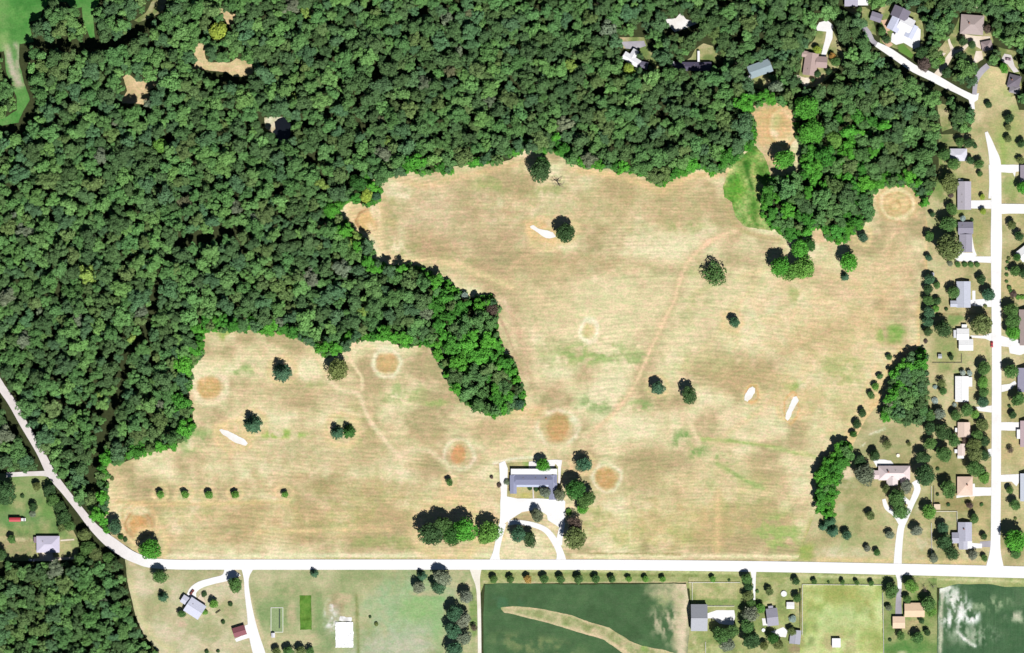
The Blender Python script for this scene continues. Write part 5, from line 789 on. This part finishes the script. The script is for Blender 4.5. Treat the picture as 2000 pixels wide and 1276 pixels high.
# north-east woods
building("house", "white cross-shaped roof deep in the north woods", "house", (1235,117), [dict(c=(1233,117), s=(34,14), a=32, ridge='x', roof=(246,246,250), pitch=16), dict(c=(1238,106), s=(11,16), a=32, ridge='y', roof=(240,240,246), pitch=18), dict(c=(1256,128), s=(16,12), a=12, ridge='x', roof=(120,116,136), pitch=20)], NG)
building("house", "long dark roofed house half hidden in the north woods", "house", (1352,130), [B(1318,123,1388,138, ridge='x', roof=(92,86,110), pitch=18, vent=3), B(1312,121,1317.5,129, t='flat', roof=WH, eave=2.5, over=.05, wins=False), B(1362,100,1366.5,122, t='flat', roof=WH, eave=2.4, wins=False, over=.02)], NG)
building("house", "teal grey roofed house in the north woods", "house", (1484,134), [dict(c=(1484,135), s=(44,24), a=-20, ridge='x', roof=(158,176,184), pitch=16), dict(c=(1464,153), s=(7,10), a=-20, t='flat', roof=WH, eave=1.2, wins=False, over=.02)], NG)
building("house", "brown tiled house below a white drive in the north woods", "house", (1590,125), [dict(c=(1583,126), s=(24,42), a=8, ridge='y', roof=(190,166,160), pitch=22, vent=1), dict(c=(1604,122), s=(20,20), a=4, ridge='x', roof=(186,162,158), pitch=22), dict(c=(1576,107), s=(18,10), a=10, ridge='x', roof=(196,172,164), pitch=16)], NG)
building("house", "grey and white roofed house cut by the top edge", "house", (1670,2), [B(1650,-12,1674,12, ridge='x', roof=(180,176,194), pitch=20), B(1674.5,-10,1694,10, ridge='x', roof=WH, pitch=12)], NG)
building("grey_shed", "square grey shed left of the sprawling white roofed mansion", "shed", (1712,34), [dict(c=(1711,34), s=(20,15), a=18, ridge='x', roof=(150,144,160), pitch=14)], NG)
building("mansion", "sprawling mansion with dark, lilac and white roofs beside the lane", "house", (1762,45), [
   dict(c=(1758,27), s=(32,20), a=25, ridge='y', roof=(132,126,142), pitch=22, eave=5), dict(c=(1748,47), s=(22,28), a=27, ridge='y', roof=(214,218,240), pitch=14, eave=4), dict(c=(1769,48), s=(26,26), a=27, ridge='x', roof=(248,248,252), pitch=14, eave=4.5), dict(c=(1779,62), s=(15,26), a=27, ridge='y', roof=(214,220,242), pitch=14, eave=4), dict(c=(1763,66), s=(24,20), a=27, t='flat', roof=WH, eave=3.6)], NG)
building("house", "square brown grey hipped house at the upper right", "house", (1899,49), [dict(c=(1898,49), s=(43,36), a=4, ridge='x', t='hip', roof=(188,172,168), pitch=20, vent=1, chim=-.3)], NG)
building("pavilion", "small brown grey many-sided pavilion beside the beige court", "pavilion", (1927,90), [dict(c=(1927,90), s=(19,17), a=-12, ridge='x', t='hip', roof=(176,158,158), pitch=26, eave=2.6)], NG)
building("house", "dark hipped roof house with pale ridges near right edge", "house", (1980,164), [dict(c=(1980,160), s=(22,24), a=14, ridge='x', t='hip', roof=(128,120,132), pitch=26, chim=-.5), dict(c=(1981,175), s=(18,14), a=14, ridge='y', t='hip', roof=(160,154,160), pitch=24)], NG)
# south-west and south
building("house", "lilac roofed house in the west yard with dark lean-to", "house", (93,1064), [B(73,1048,116,1078, ridge='x', t='hip', roof=(214,208,228), pitch=18, vent=1), B(66.5,1049,72.5,1060, t='flat', roof=(150,130,140), eave=2.4, wins=False, over=.05)], SG)
building("house", "slanted pale blue roofed house with white lower slope southwest of road", "house", (377,1188), [dict(c=(364,1173), s=(17,14), a=32, ridge='x', roof=(214,216,232), pitch=16), dict(c=(381,1188), s=(32,29), a=33, ridge='x', roof=(222,224,242), pitch=20, eave=3.8, vent=1)], SG)
building("farm_shed", "maroon roofed shed beside the long white southwest drive", "shed", (469,1236), [dict(c=(468,1233), s=(23,17), a=-17, ridge='x', roof=(150,92,100), pitch=20)], SG)
building("barn", "large grey metal roofed barn left of the farmyard gravel", "barn", (1365,1206), [B(1350,1181,1380,1231, ridge='x', roof=(184,186,194), pitch=30, eave=5)], SG)
building("farm_house", "small grey roofed farm house with white side addition", "house", (1509,1208), [dict(c=(1508,1205), s=(20,32), a=-6, ridge='x', roof=(170,168,182), pitch=20), dict(c=(1516,1212), s=(4,14), a=-6, t='flat', roof=WH, eave=2.5, wins=False, over=.02), dict(c=(1505,1187), s=(9,7), a=-6, t='flat', roof=(176,174,186), eave=2.4, wins=False, over=.1)], SG)
building("farm_shed", "small grey shed at the paddock's left side", "shed", (1553,1244), [dict(c=(1553,1244), s=(19,25), a=6, ridge='y', roof=(182,182,194), pitch=10, eave=2.6)], SG)
building("farm_shed", "white rounded shed beside the paddock's left fence", "shed", (1543,1182), [B(1537,1177,1550,1188, ridge='x', roof=WH, pitch=10, eave=2.4)], SG)
building("animal_shelter", "white square shelter standing alone in the paddock", "shelter", (1632,1255), [B(1625,1247,1641,1264, t='flat', roof=WH, eave=2.6, over=.15)], SG)
building("house", "southern peach roofed house right of its drive", "house", (1786,1191), [B(1767,1180,1804,1204, ridge='x', roof=PEA, pitch=16), B(1778,1177.5,1802,1179.5, t='flat', roof=PEA, eave=2.6, wins=False, over=.02)], SG)
building("garage", "peach roofed garage at the foot of the southern drive", "garage", (1755,1215), [B(1744,1205,1766,1226, ridge='x', roof=(246,216,186), pitch=12)], SG)
building("garden_shed", "small white shed beside the pale green garden plot", "shed", (534,1241), [B(530.5,1236.5,537,1245, ridge='y', roof=(240,240,246), eave=2.1, over=.1, wins=False)], SG)

# ------------------------------------------------------------------ fences
def fence(pts, label, mat=None, h=1.1, step=12.0, group="paddock and yard fences"):
    mat = mat or M_FENCE; o0 = PX(*pts[0], .1); e = empty("fence", o0); tag(e, label, "fence", group); LABELS.setdefault(label, []).append(e)
    post = mesh_of("post_timber", *boxg(-.12, .12, -.12, .12, -.1, h + .1), mat)
    for a, b in zip(pts[:-1], pts[1:]):
        A, Bq = PX(*a, .1) - o0, PX(*b, .1) - o0; d = Bq - A; L = d.length; ang = math.atan2(d.y, d.x); n = max(1, int(L / (step * S)))
        for k in range(n + 1):
            q = bpy.data.objects.new("post", post); q.location = A + d * k / n; link(q, e)
        for z in (.5, h):
            q = obj("rail", *boxg(0, L, -.11, .11, z - .04, z + .04), mat, e); q.location = A; q.rotation_euler = (0, 0, ang)
fence([(1345,1138),(1445,1138)], "pale fence along the verge above the barn")
fence([(1352,1139),(1352,1172)], "short pale fence running down towards the barn")
fence([(1381,1184),(1434,1184)], "pale fence right of the barn above the gravel")
fence([(1722,1143),(1567,1142),(1567,1240)], "pale fence along top and left of the paddock")
fence([(1724,1158),(1725,1210),(1726,1290)], "pale fence along the paddock's right side")
fence([(1378,1254),(1378,1290)], "pale fence below the barn at the bottom edge")
fence([(1819,950),(1819,985)], "white fence behind the peach house, upper stretch")
fence([(1819,1022),(1820,1092)], "white fence left of the grey cross-gabled house")
fence([(1826,999),(1869,999),(1869,1020)], "white fence round the grey house's back lawn")
fence([(1822,709),(1878,709),(1878,692)], "brown fence round the small garden by white house", M_FENCED)
fence([(1836,985),(1824,985),(1824,950)], "dark fence beside the small beige flat shed", M_FENCED)

# ------------------------------------------------------------------ vehicles
def wheels(root, xs, y, r):
    V, F = tube([(0, -.12, 0), (0, .12, 0)], [r, r], 12); F.append(tuple(range(12))[::-1]); me = mesh_of("tyre_shape", V, F, M_TYRE)
    for x in xs:
        for s in (-1, 1):
            w_ = bpy.data.objects.new("wheel", me); w_.location = (x, s * y, r); link(w_, root)
def prism(prof, y0, y1, inset=0.0):
    n = len(prof); V = [(x, y0 + (inset if z > 1.0 else 0), z) for x, z in prof] + [(x, y1 - (inset if z > 1.0 else 0), z) for x, z in prof]
    return V, [tuple(range(n)), tuple(range(2 * n - 1, n - 1, -1))] + [((i + 1) % n, i, i + n, (i + 1) % n + n) for i in range(n)]
def car(x, y, ang, rgb, label):
    e = empty("parked_car", PX(x, y, .42), -math.radians(ang)); tag(e, label, "car", "parked cars"); LABELS.setdefault(label, []).append(e)
    m = flat_mat("car_paint_%d_%d_%d" % rgb, alb(*rgb), 0.3, .02, spec=.6)
    obj("body", *prism([(-2.2, .35), (2.2, .35), (2.25, .7), (2.0, .88), (1.1, .98), (-1.9, 1.0), (-2.25, .8)], -.88, .88), m, e)
    obj("window", *prism([(-1.75, 1.0), (1.0, .99), (.45, 1.38), (-1.35, 1.40)], -.80, .80, .10), M_GLASS, e)
    obj("roof", *boxg(-1.25, .35, -.66, .66, 1.40, 1.46), m, e)
    wheels(e, (-1.4, 1.4), .86, .33)
car(1937,673,90,(206,60,70),"red car parked half on the verge of the street")
car(1969,116,8,(176,150,160),"silver pink car on the drive above the dark hipped house")
car(62,1094,5,(230,232,240),"white car in the tree shade below the lilac west house")
car(375,1157,-55,(150,80,70),"dull red car on the drive of the slanted house")
e = empty("trailer_truck", PX(35,1015,.3)); tag(e, "red box trailer truck with white cab on the west yard grass", "truck"); M_RED = flat_mat("trailer_red", alb(206,76,84), .5, .05); M_WHT = flat_mat("cab_white", alb(248,246,246), .35, .02)
obj("cargo_box", *join([boxg(-6.4, 2.3, -1.5, 1.5, 1.1, 3.4)]), flat_mat("trailer_side", alb(230,214,206), .5), e)
obj("box_roof", *join([slab([(-6.5, -1.6, 3.42), (2.4, -1.6, 3.42), (2.4, 0, 3.95), (-6.5, 0, 3.95)], .08), slab([(-6.5, 0, 3.95), (2.4, 0, 3.95), (2.4, 1.6, 3.42), (-6.5, 1.6, 3.42)], .08)]), M_RED, e)
obj("chassis", *boxg(-6.3, 6.0, -.6, .6, .6, 1.05), M_TYRE, e); obj("cab", *prism([(2.7, .7), (6.2, .7), (6.3, 1.5), (5.4, 1.7), (4.7, 2.7), (2.8, 2.75)], -1.2, 1.2, .08), M_WHT, e); obj("windscreen", *slab([(5.38, -1.0, 1.78), (5.38, 1.0, 1.78), (4.76, .95, 2.66), (4.76, -.95, 2.66)], .03), M_GLASS, e)
wheels(e, (-5.2, -3.9, 5.2), 1.25, .5)

# ------------------------------------------------------------------ garden things
e = empty("garden_plot", PX(541,1211,.2)); tag(e, "long pale green garden plot in low timber frame with one dark row", "garden plot")
for (x0, x1, y0, y1) in ((-4.5, 4.5, 9.4, 9.7), (-4.5, 4.5, -9.7, -9.4), (-4.8, -4.5, -9.7, 9.7), (4.5, 4.8, -9.7, 9.7)): obj("board", *boxg(x0, x1, y0, y1, -.1, .35), M_FENCE, e)
obj("soil", *boxg(-4.49, 4.49, -9.39, 9.39, -.1, .12), flat_mat("bed_greens", alb(150,170,120), .95, .25, 1.5), e); obj("crop_row", *boxg(1.6, 2.5, -6.5, 8.5, .1, .5), flat_mat("crop_row_green", alb(78,96,78), .95, .3, 3), e)
# crumpled white plastic over a bed
gx, gy = np.meshgrid(np.linspace(655,690,30), np.linspace(1215,1265,42)); hx = fbm(gx, gy, 7, 77, 4) * 1.5 + .5; n0 = 30
ex = (fbm(gx, gy, 12, 78, 3) - .5) * 4
V = [PX(a + (c if i % 30 in (0, 29) else 0), b, 0) + Vector((0, 0, .35 + max(0, d - .9) * 1.1)) for i, (a, b, c, d) in enumerate(zip(gx.ravel(), gy.ravel(), ex.ravel(), hx.ravel()))]; F = [(j * 30 + i, (j + 1) * 30 + i, (j + 1) * 30 + i + 1, j * 30 + i + 1) for j in range(41) for i in range(29)]
o = obj("plastic_sheet", V, F, flat_mat("white_plastic", (.80, .80, .80), .4, .03)); tag(o, "big crumpled white plastic sheet lying south of the road", "plastic sheet")
o = sheet("plastic_scrap", [(664,1204),(676,1206),(687,1206),(686,1214),(672,1213),(662,1212)], L2, base_paint([(220,218,214),(246,246,244),(255,255,255)], 6, 79), M_GRAVEL, 3, 2.2, 79, kind=None); tag(o, "torn white plastic scrap just above the crumpled sheet", "plastic scrap")
def round_thing(name, label, cat, x, y, r, top, rim, hh):
    e = empty(name, PX(x, y, .2)); tag(e, label, cat); LABELS.setdefault(label, []).append(e); n = 20
    ring = [(math.cos(6.2832 * k / n), math.sin(6.2832 * k / n)) for k in range(n)]; rm = r * S
    obj("top", [(a * rm * .8, b * rm * .8, hh) for a, b in ring] + [(a * rm * .8, b * rm * .8, hh - .06) for a, b in ring], [tuple(range(n)), tuple(range(2 * n - 1, n - 1, -1))], flat_mat("disc_top", top, .5), e)
    V = []; F = []
    for k, (a, b) in enumerate(ring): V += [(a * rm, b * rm, hh + .05), (a * rm * .82, b * rm * .82, hh + .05), (a * rm, b * rm, hh - .1), (a * rm * .82, b * rm * .82, hh - .1)]
    for k in range(n):
        q = 4 * k; w_ = 4 * ((k + 1) % n); F += [(q, w_, w_ + 1, q + 1), (q, q + 2, w_ + 2, w_), (q + 1, w_ + 1, w_ + 3, q + 3)]
    obj("rim", V, F, flat_mat("disc_rim", rim, .6), e)
    for k in range(4): obj("leg", *boxg(ring[k * 5][0] * rm * .9 - .06, ring[k * 5][0] * rm * .9 + .06, ring[k * 5][1] * rm * .9 - .06, ring[k * 5][1] * rm * .9 + .06, -.1, hh - .1), M_FENCED, e)
round_thing("trampoline", "round white disc with pale rim on the farm's front lawn", "trampoline", 1531, 1160, 6, (.75, .75, .7), (.5, .52, .5), .9)
round_thing("garden_table", "small round cream table on the lawn behind the ranch house", "table", 1754, 890, 3.6, (.75, .7, .6), (.6, .55, .45), .75)
round_thing("garden_table", "small white round table beside the farm house gravel", "table", 1491, 1231, 3.6, (.8, .8, .8), (.7, .7, .7), .75)
e = empty("garden_planter", PX(426,1195,.2), math.radians(33)); tag(e, "dark slanted wooden planter box right of the slanted house", "planter")
obj("box", *boxg(-2.2, 2.2, -.5, .5, -.1, .7), flat_mat("planter_wood", alb(120,110,90), .9, .2, 2), e); obj("plants", *leaf_mesh("planter_leaves", *deciduous_pts(400, 8, 40), M_LEAF).vertices and ([(v.co.x * 2.2, v.co.y * .6, v.co.z * .5 + .8) for v in bpy.data.meshes["planter_leaves"].vertices], [tuple(p_.vertices) for p_ in bpy.data.meshes["planter_leaves"].polygons]), flat_mat("planter_green", alb(90,110,70), .9, .3, 3), e)
tree(1548,1209,8,'pale bluish',"flowering white above the small grey farm shed",'s', group=SO)
drive([(1488,1208),(1498,1208),(1500,1222),(1490,1222)], WHT, name="patio", z=L3)

# ------------------------------------------------------------------ the forest
GW, GH = 1050, 690                           # cleared-ground map, 2 plan units a cell, origin (-50,-50)
cy, cx = np.mgrid[0:GH, 0:GW]; CELL = np.stack([cx.ravel() * 2 - 50 + 1, cy.ravel() * 2 - 50 + 1], 1).astype(float)
def mask_poly(pl):
    a = np.array(pl); m = np.zeros(len(CELL), bool); x0, y0 = a.min(0); x1, y1 = a.max(0)
    k = (CELL[:, 0] > x0 - 1) & (CELL[:, 0] < x1 + 1) & (CELL[:, 1] > y0 - 1) & (CELL[:, 1] < y1 + 1)
    idx = np.nonzero(k)[0]
    if len(idx): m[idx] = inpoly(CELL[idx], pl)
    return m
opn = np.zeros(len(CELL), bool)
hayopn = np.zeros(len(CELL), bool)
for nm, pl in OPEN:
    if nm in ('hay_field', 'dry_clearing'): hayopn |= mask_poly(pl)
    else: opn |= mask_poly(pl)
for (fx, fy, fw, fh, fa) in FOOT:
    a = math.radians(fa); c_, s_ = math.cos(a), math.sin(a); k = 1.08
    opn |= mask_poly([(fx + (u * fw / 2 * c_ - v * fh / 2 * s_) * k, fy + (u * fw / 2 * s_ + v * fh / 2 * c_) * k) for u, v in ((-1, -1), (1, -1), (1, 1), (-1, 1))])
def near_line(pts, w_):
    ln = [tuple(q) for q in spline(pts, 10)]; a = np.array(ln); m = np.zeros(len(CELL), bool)
    idx = np.nonzero((CELL[:, 0] > a[:, 0].min() - 20) & (CELL[:, 0] < a[:, 0].max() + 20) & (CELL[:, 1] > a[:, 1].min() - 20) & (CELL[:, 1] < a[:, 1].max() + 20))[0]
    m[idx] = dist_line(CELL[idx], ln) < w_; return m
opn |= near_line([(462,452),(410,463),(370,466),(345,488),(324,512),(312,540),(304,575),(298,605),(288,640),(270,668),(248,690),(240,740),(232,775),(215,812),(205,850),(195,885),(185,920),(178,955)], 5)
opn |= near_line([(215,806),(170,798),(120,783),(82,768)], 3); opn |= near_line([(66,82),(110,92),(170,90),(225,84),(262,66),(290,40),(312,20)], 6); opn |= near_line([(38,86),(44,130),(56,190),(60,225),(40,248),(0,250)], 8)
opn |= near_line([(410,150),(440,153),(485,158)], 6); opn |= near_line([(245,208),(280,212)], 5); opn |= near_line([(1714,102),(1760,131),(1815,163),(1846,178),(1890,200)], 8); opn |= near_line([(-30,740),(-4,775),(20,812),(45,856),(72,900)], 2.5); opn |= near_line([(1305,62),(1330,64),(1362,54)], 7); opn |= near_line([(1355,118),(1405,120)], 5); opn |= near_line([(1575,168),(1620,150)], 8)
# small gaps in the canopy that read as black holes
for (gx_, gy_, gr) in [(740,145,9),(722,20,6),(600,240,8),(710,250,8),(610,310,9),(640,220,6),(830,20,8),(705,200,7),(1010,330,0),(300,90,5),(120,570,7),(480,485,8),(255,505,8),(210,475,6),(390,85,0),(1290,225,10),(1165,180,9),(1250,70,9),(1270,90,10),(1440,75,9),(1480,90,8),(1350,250,7),(1420,290,6),(1560,190,8),(1620,190,8),(1650,165,6),(1000,160,6),(860,265,6),(320,60,0)]:
    if gr: opn |= ((CELL[:, 0] - gx_) ** 2 + (CELL[:, 1] - gy_) ** 2) < gr * gr
F1 = [(-60,-60),(2060,-60),(2060,215),(1990,215),(1978,190),(1905,225),(1890,262),(1832,262),(1832,345),(1815,380),(1812,400),(1700,480),(1480,480),(1400,360),(1050,380),(740,480),(1000,555),(1030,830),(900,830),(640,700),(380,870),(205,1050),(190,1040),(130,950),(105,915),(-60,918)]
F2 = [(-60,1096),(60,1094),(240,1092),(250,1140),(264,1200),(280,1240),(300,1262),(330,1300),(-60,1300)]
F4 = [(1800,678),(1812,690),(1815,800),(1800,828),(1770,834),(1745,822),(1716,826),(1730,790),(1735,760),(1742,732),(1766,702)]
F5 = [(1650,862),(1664,872),(1660,900),(1645,930),(1635,960),(1626,1008),(1606,1010),(1592,985),(1592,930),(1607,900),(1632,872)]
allow = (mask_poly(F1) | mask_poly(F2)) & ~opn & ~hayopn
forced = mask_poly(F4) | mask_poly(F5)
OKM = (allow | forced).reshape(GH, GW); OPM = (opn & ~forced & ~hayopn).reshape(GH, GW); HYM = (hayopn & ~forced).reshape(GH, GW)
def at(M, x, y):
    i = int((y + 50) / 2); j = int((x + 50) / 2)
    return bool(M[min(max(i, 0), GH - 1), min(max(j, 0), GW - 1)])
HAYL = [tuple(q) for q in HAY] + [HAY[0]]
fr = random.Random(11); FT = []; grid = {}
singles = [(o.location.x / S + 1000, 638 - o.location.y / S, max([c.scale.x for c in o.children] or [1]) / S) for o in COL.objects if o.type == 'EMPTY' and o.get("category") in ('tree',)]
for (x, y, r) in singles: grid.setdefault((int(x // 40), int(y // 40)), []).append((x, y, r))
SHX, SHY = -math.sin(SUN_ROT) / math.tan(SUN_EL), math.cos(SUN_ROT) / math.tan(SUN_EL)     # shadow step per unit of height (plan, y down)
for (R, tries, ov) in ((21, 1600, .70), (18, 5000, .66), (15, 10000, .62), (12, 18000, .60), (10, 26000, .60), (8, 30000, .60)):
    for _ in range(tries):
        x = fr.uniform(-45, 2040); y = fr.uniform(-45, 1300)
        if _ % 12 == 0: x = fr.uniform(1585, 1818); y = fr.uniform(670, 1015)
        if not at(OKM, x, y): continue
        r = R * fr.uniform(.92, 1.08); lot = x > 1560 and y > 500
        if (x > 1560 and y > 500) and R > 17: continue
        EIGHT = ((1, 0), (-1, 0), (0, 1), (0, -1), (.7, .7), (-.7, .7), (.7, -.7), (-.7, -.7))
        if any(at(OPM, x + r * .68 * dx, y + r * .68 * dy) for dx, dy in EIGHT): continue
        m = .45 if r > 13 else .25
        if any(at(HYM, x + r * m * dx, y + r * m * dy) for dx, dy in EIGHT): continue
        zc = (7.0 + 7.0 * fr.random() + .10 * R) * (0.62 if R < 9 else .8 if R < 11 else 1.0)
        if y > 500 and x > 1560: zc *= .75
        k = zc / S * .45
        if at(OPM, x + SHX * k * .8, y + SHY * k * .8) or at(HYM, x + SHX * k, y + SHY * k): 
            if fr.random() < .93: continue
        gi, gj = int(x // 40), int(y // 40); ok = True
        for a in (-1, 0, 1):
            for b in (-1, 0, 1):
                for (u, v, q) in grid.get((gi + a, gj + b), ()):
                    if (u - x) ** 2 + (v - y) ** 2 < ((q + r) * (ov if not lot else .42)) ** 2: ok = False; break
                if not ok: break
            if not ok: break
        if ok: grid.setdefault((gi, gj), []).append((x, y, r)); FT.append((x, y, r, zc))
FT = np.array(FT); dh = dist_line(FT[:, :2], HAYL)
tn = fbm(FT[:, 0], FT[:, 1], 120, 5, 3)
FTINT = {'dark green': (68,94,54), 'mid green': (76,111,60), 'light green': (90,126,67), 'olive green': (86,108,60), 'bluish green': (70,100,64), 'grey green': (98,108,84), 'bright green': (72,132,42), 'yellow green': (116,140,66), 'deep green': (60,114,40), 'brownish': (96,98,70)}
def pick(i):
    x, y, r, z = FT[i]; q = fr.random()
    edge = dh[i] < 22; ew = 1480 < x < 1730 and 230 < y < 480 or 840 < x < 1040 and 560 < y < 820 or 1585 < x < 1670 and y > 850
    if edge and q < .75 or ew and q < .45: return fr.choice(['bright green', 'deep green', 'bright green', 'mid green'])
    if ew: return fr.choice(['deep green', 'dark green', 'mid green', 'olive green'])
    w_ = [('dark green', .26), ('mid green', .25), ('light green', .12 + .2 * (tn[i] > .52)), ('olive green', .10), ('bluish green', .14), ('grey green', .02), ('brownish', .002), ('yellow green', .006)]
    if x > 1000: w_[0] = ('dark green', .4); w_[2] = ('light green', .10)
    t = sum(b for a, b in w_); s_ = 0
    for a, b in w_:
        s_ += b / t
        if q <= s_: return a
    return 'mid green'
ftn = [pick(i) for i in range(len(FT))]
def ftint(name):
    c = np.array(lin(FTINT[name])) / GAIN * LEAFK * 1.2 * (1.0 + fr.uniform(-.15, .15)); return tuple(np.clip(c * np.array((1 + fr.uniform(-.08, .06), 1, 1 + fr.uniform(-.06, .1))), .004, .6))
inview = (FT[:, 0] > 0) & (FT[:, 0] < 2000) & (FT[:, 1] > 0) & (FT[:, 1] < 1276)
order = sorted([i for i in range(len(FT)) if inview[i]], key=lambda i: -FT[i, 2])[:300]; ind = set(order)
def zone(x, y):
    if y > 1085: return "in the south west wood below the road bend"
    if x > 1690 and y > 600: return "in the wooded lot beside the diagonal shrub line"
    if x > 1580 and y > 800: return "in the long hedge beside the ranch lawn"
    if 740 < x < 1040 and y > 510: return "in the wood tongue between the two hay fields"
    if x < 110 and y > 700: return "in the wood strip beside the western road"
    if x < 330 and y > 620: return "in the wood between creek and western road"
    if x < 480 and y > 440: return "in the wood west of the creek line" if x < 300 else "in the wood right of the creek line"
    if y > 440 and x < 780: return "in the wood above the west hay field"
    if x < 320 and y < 260: return "in the north west wood beside the pasture"
    if x < 560 and y < 260: return "in the wood round the dry clearings"
    if x < 420: return "in the west wood below the dry clearings"
    if x < 700: return "in the wood near the dark pond" if y < 330 else "in the wood left of the north field corner"
    if 1480 < x < 1720 and 230 < y: return "in the clump above the field's forked trees"
    if x > 1700 and y < 130: return "among the mansion's north east gardens"
    if x > 1640: return "in the wood below the north east lane"
    if x > 1200 and y < 190: return "around the houses of the north woods"
    if x > 1200: return "in the wood above the field's north east edge"
    return "in the northern wood's middle" if y < 170 else "in the wood above the north field"
ORD = ["", "first", "second", "third", "fourth", "fifth", "sixth", "seventh", "eighth", "ninth", "tenth", "eleventh", "twelfth", "thirteenth", "fourteenth", "fifteenth", "sixteenth", "seventeenth", "eighteenth", "nineteenth", "twentieth"]
byl = {}
for i in order: byl.setdefault((ftn[i], zone(FT[i, 0], FT[i, 1])), []).append(i)
FLAB = {}
for (tt, zz), ii in byl.items():
    for k, i in enumerate(sorted(ii, key=lambda j: FT[j, 0])):
        FLAB[i] = f"large {tt} tree {zz}" + (", %s from left" % ORD[k + 1] if len(ii) > 1 and k < 20 else "")
for i in order:
    x, y, r, zc = FT[i]; lab = FLAB[i]
    e = empty("forest_tree", PX(x, y, .02), fr.uniform(0, 6.28)); tag(e, lab, "tree", "large trees " + zone(x, y)); rm = r * S * 1.08
    c = bpy.data.objects.new("crown", DEC[i % 8]); q_ = fr.uniform(.88, 1.14); c.scale = (rm * q_, rm / q_, rm * fr.uniform(.7, .95)); c.location = (0, 0, zc); c.color = (*ftint(ftn[i]), 1); link(c, e)
    t = bpy.data.objects.new("trunk", TRUNK[i % 3]); t.scale = (zc, zc, zc); link(t, e)
# low growth under the gaps, and scrub along the sunny edges of the hay field
low = []; lowt = []
for _ in range(5200):
    x = fr.uniform(-45, 2040); y = fr.uniform(-45, 1300); r = fr.uniform(8, 12)
    if at(OKM, x, y) and not any(at(OPM, x + r * .8 * dx, y + r * .8 * dy) or at(HYM, x + r * .6 * dx, y + r * .6 * dy) for dx, dy in EIGHT): low.append((x, y, r, fr.uniform(3.5, 6.0))); lowt.append(fr.choice(['dark green', 'mid green', 'dark green', 'bluish green']))
for a, b in zip(HAYL[:-1], HAYL[1:]):
    L_ = math.hypot(b[0] - a[0], b[1] - a[1]); nx, ny = (b[1] - a[1]) / max(L_, 1e-6), -(b[0] - a[0]) / max(L_, 1e-6)
    for k in range(int(L_ / 4.5) + 1):
        t = fr.random(); off = fr.uniform(-1.5, 9)
        for sg in (1, -1):
            x = a[0] + (b[0] - a[0]) * t + nx * off * sg; y = a[1] + (b[1] - a[1]) * t + ny * off * sg; q = a[0] + (b[0] - a[0]) * t + nx * 7 * sg, a[1] + (b[1] - a[1]) * t + ny * 7 * sg
            if at(OKM, *q) and not at(OPM, x, y):
                low.append((x, y, fr.uniform(3.5, 8), fr.uniform(1.0, 3.2))); lowt.append(fr.choice(['bright green', 'bright green', 'deep green', 'mid green', 'light green']))
n_top = len(FT); FT = np.vstack([FT, np.array(low)]); ftn = ftn + lowt
# the rest of the forest: one mass
rest = [i for i in range(len(FT)) if i not in ind]
print("FOREST", len(FT), "rest", len(rest), "trees", NT[0])
pc = bpy.data.collections.new("forest_tree_shapes")
for k in range(8):
    po = bpy.data.objects.new("forest_tree_shape_%d" % k, leaf_mesh("forest_leaves", *deciduous_pts(100 + k, 24 + (k % 4) * 5, 190), M_WOOD, simple_trunk())); pc.objects.link(po)
me = bpy.data.meshes.new("forest"); me.from_pydata([tuple(PX(FT[i, 0], FT[i, 1], FT[i, 3])) for i in rest], [], [])
def add_attr(n_, ty, vals, key):
    a_ = me.attributes.new(n_, ty, 'POINT'); a_.data.foreach_set(key, np.array(vals, np.int32 if ty == 'INT' else np.float32).ravel())
add_attr("shape", 'INT', [i % 8 for i in rest], "value")
add_attr("spin", 'FLOAT_VECTOR', [(fr.uniform(-.12, .12), fr.uniform(-.12, .12), fr.uniform(0, 6.28)) for i in rest], "vector")
add_attr("size", 'FLOAT_VECTOR', [(FT[i, 2] * S * fr.uniform(.95, 1.3), FT[i, 2] * S * fr.uniform(.95, 1.3), FT[i, 2] * S * fr.uniform(.8, 1.1)) for i in rest], "vector")
add_attr("tint", 'FLOAT_COLOR', [(*ftint(ftn[i]), 1) for i in rest], "color")
fo = link(bpy.data.objects.new("forest", me)); tag(fo, "unbroken mass of smaller forest trees filling the woods", None, None, "stuff")
ng = bpy.data.node_groups.new("forest_scatter", 'GeometryNodeTree'); ng.interface.new_socket("Geometry", in_out='INPUT', socket_type='NodeSocketGeometry'); ng.interface.new_socket("Geometry", in_out='OUTPUT', socket_type='NodeSocketGeometry')
N_ = ng.nodes; Lk = ng.links; gi_ = N_.new("NodeGroupInput"); go_ = N_.new("NodeGroupOutput"); iop = N_.new("GeometryNodeInstanceOnPoints"); ci = N_.new("GeometryNodeCollectionInfo")
ci.inputs[0].default_value = pc; ci.inputs["Separate Children"].default_value = True; ci.inputs["Reset Children"].default_value = True
def named(n_, ty):
    q = N_.new("GeometryNodeInputNamedAttribute"); q.data_type = ty; q.inputs[0].default_value = n_; return q.outputs[0]
e2r = N_.new("FunctionNodeEulerToRotation"); Lk.new(named("spin", 'FLOAT_VECTOR'), e2r.inputs[0])
Lk.new(gi_.outputs[0], iop.inputs["Points"]); Lk.new(ci.outputs[0], iop.inputs["Instance"]); iop.inputs["Pick Instance"].default_value = True
Lk.new(named("shape", 'INT'), iop.inputs["Instance Index"]); Lk.new(e2r.outputs[0], iop.inputs["Rotation"]); Lk.new(named("size", 'FLOAT_VECTOR'), iop.inputs["Scale"]); Lk.new(iop.outputs[0], go_.inputs[0])
md = fo.modifiers.new("scatter", 'NODES'); md.node_group = ng
for lab, os_ in LABELS.items():
    if len(os_) > 1: print("DUPLABEL", lab, len(os_))
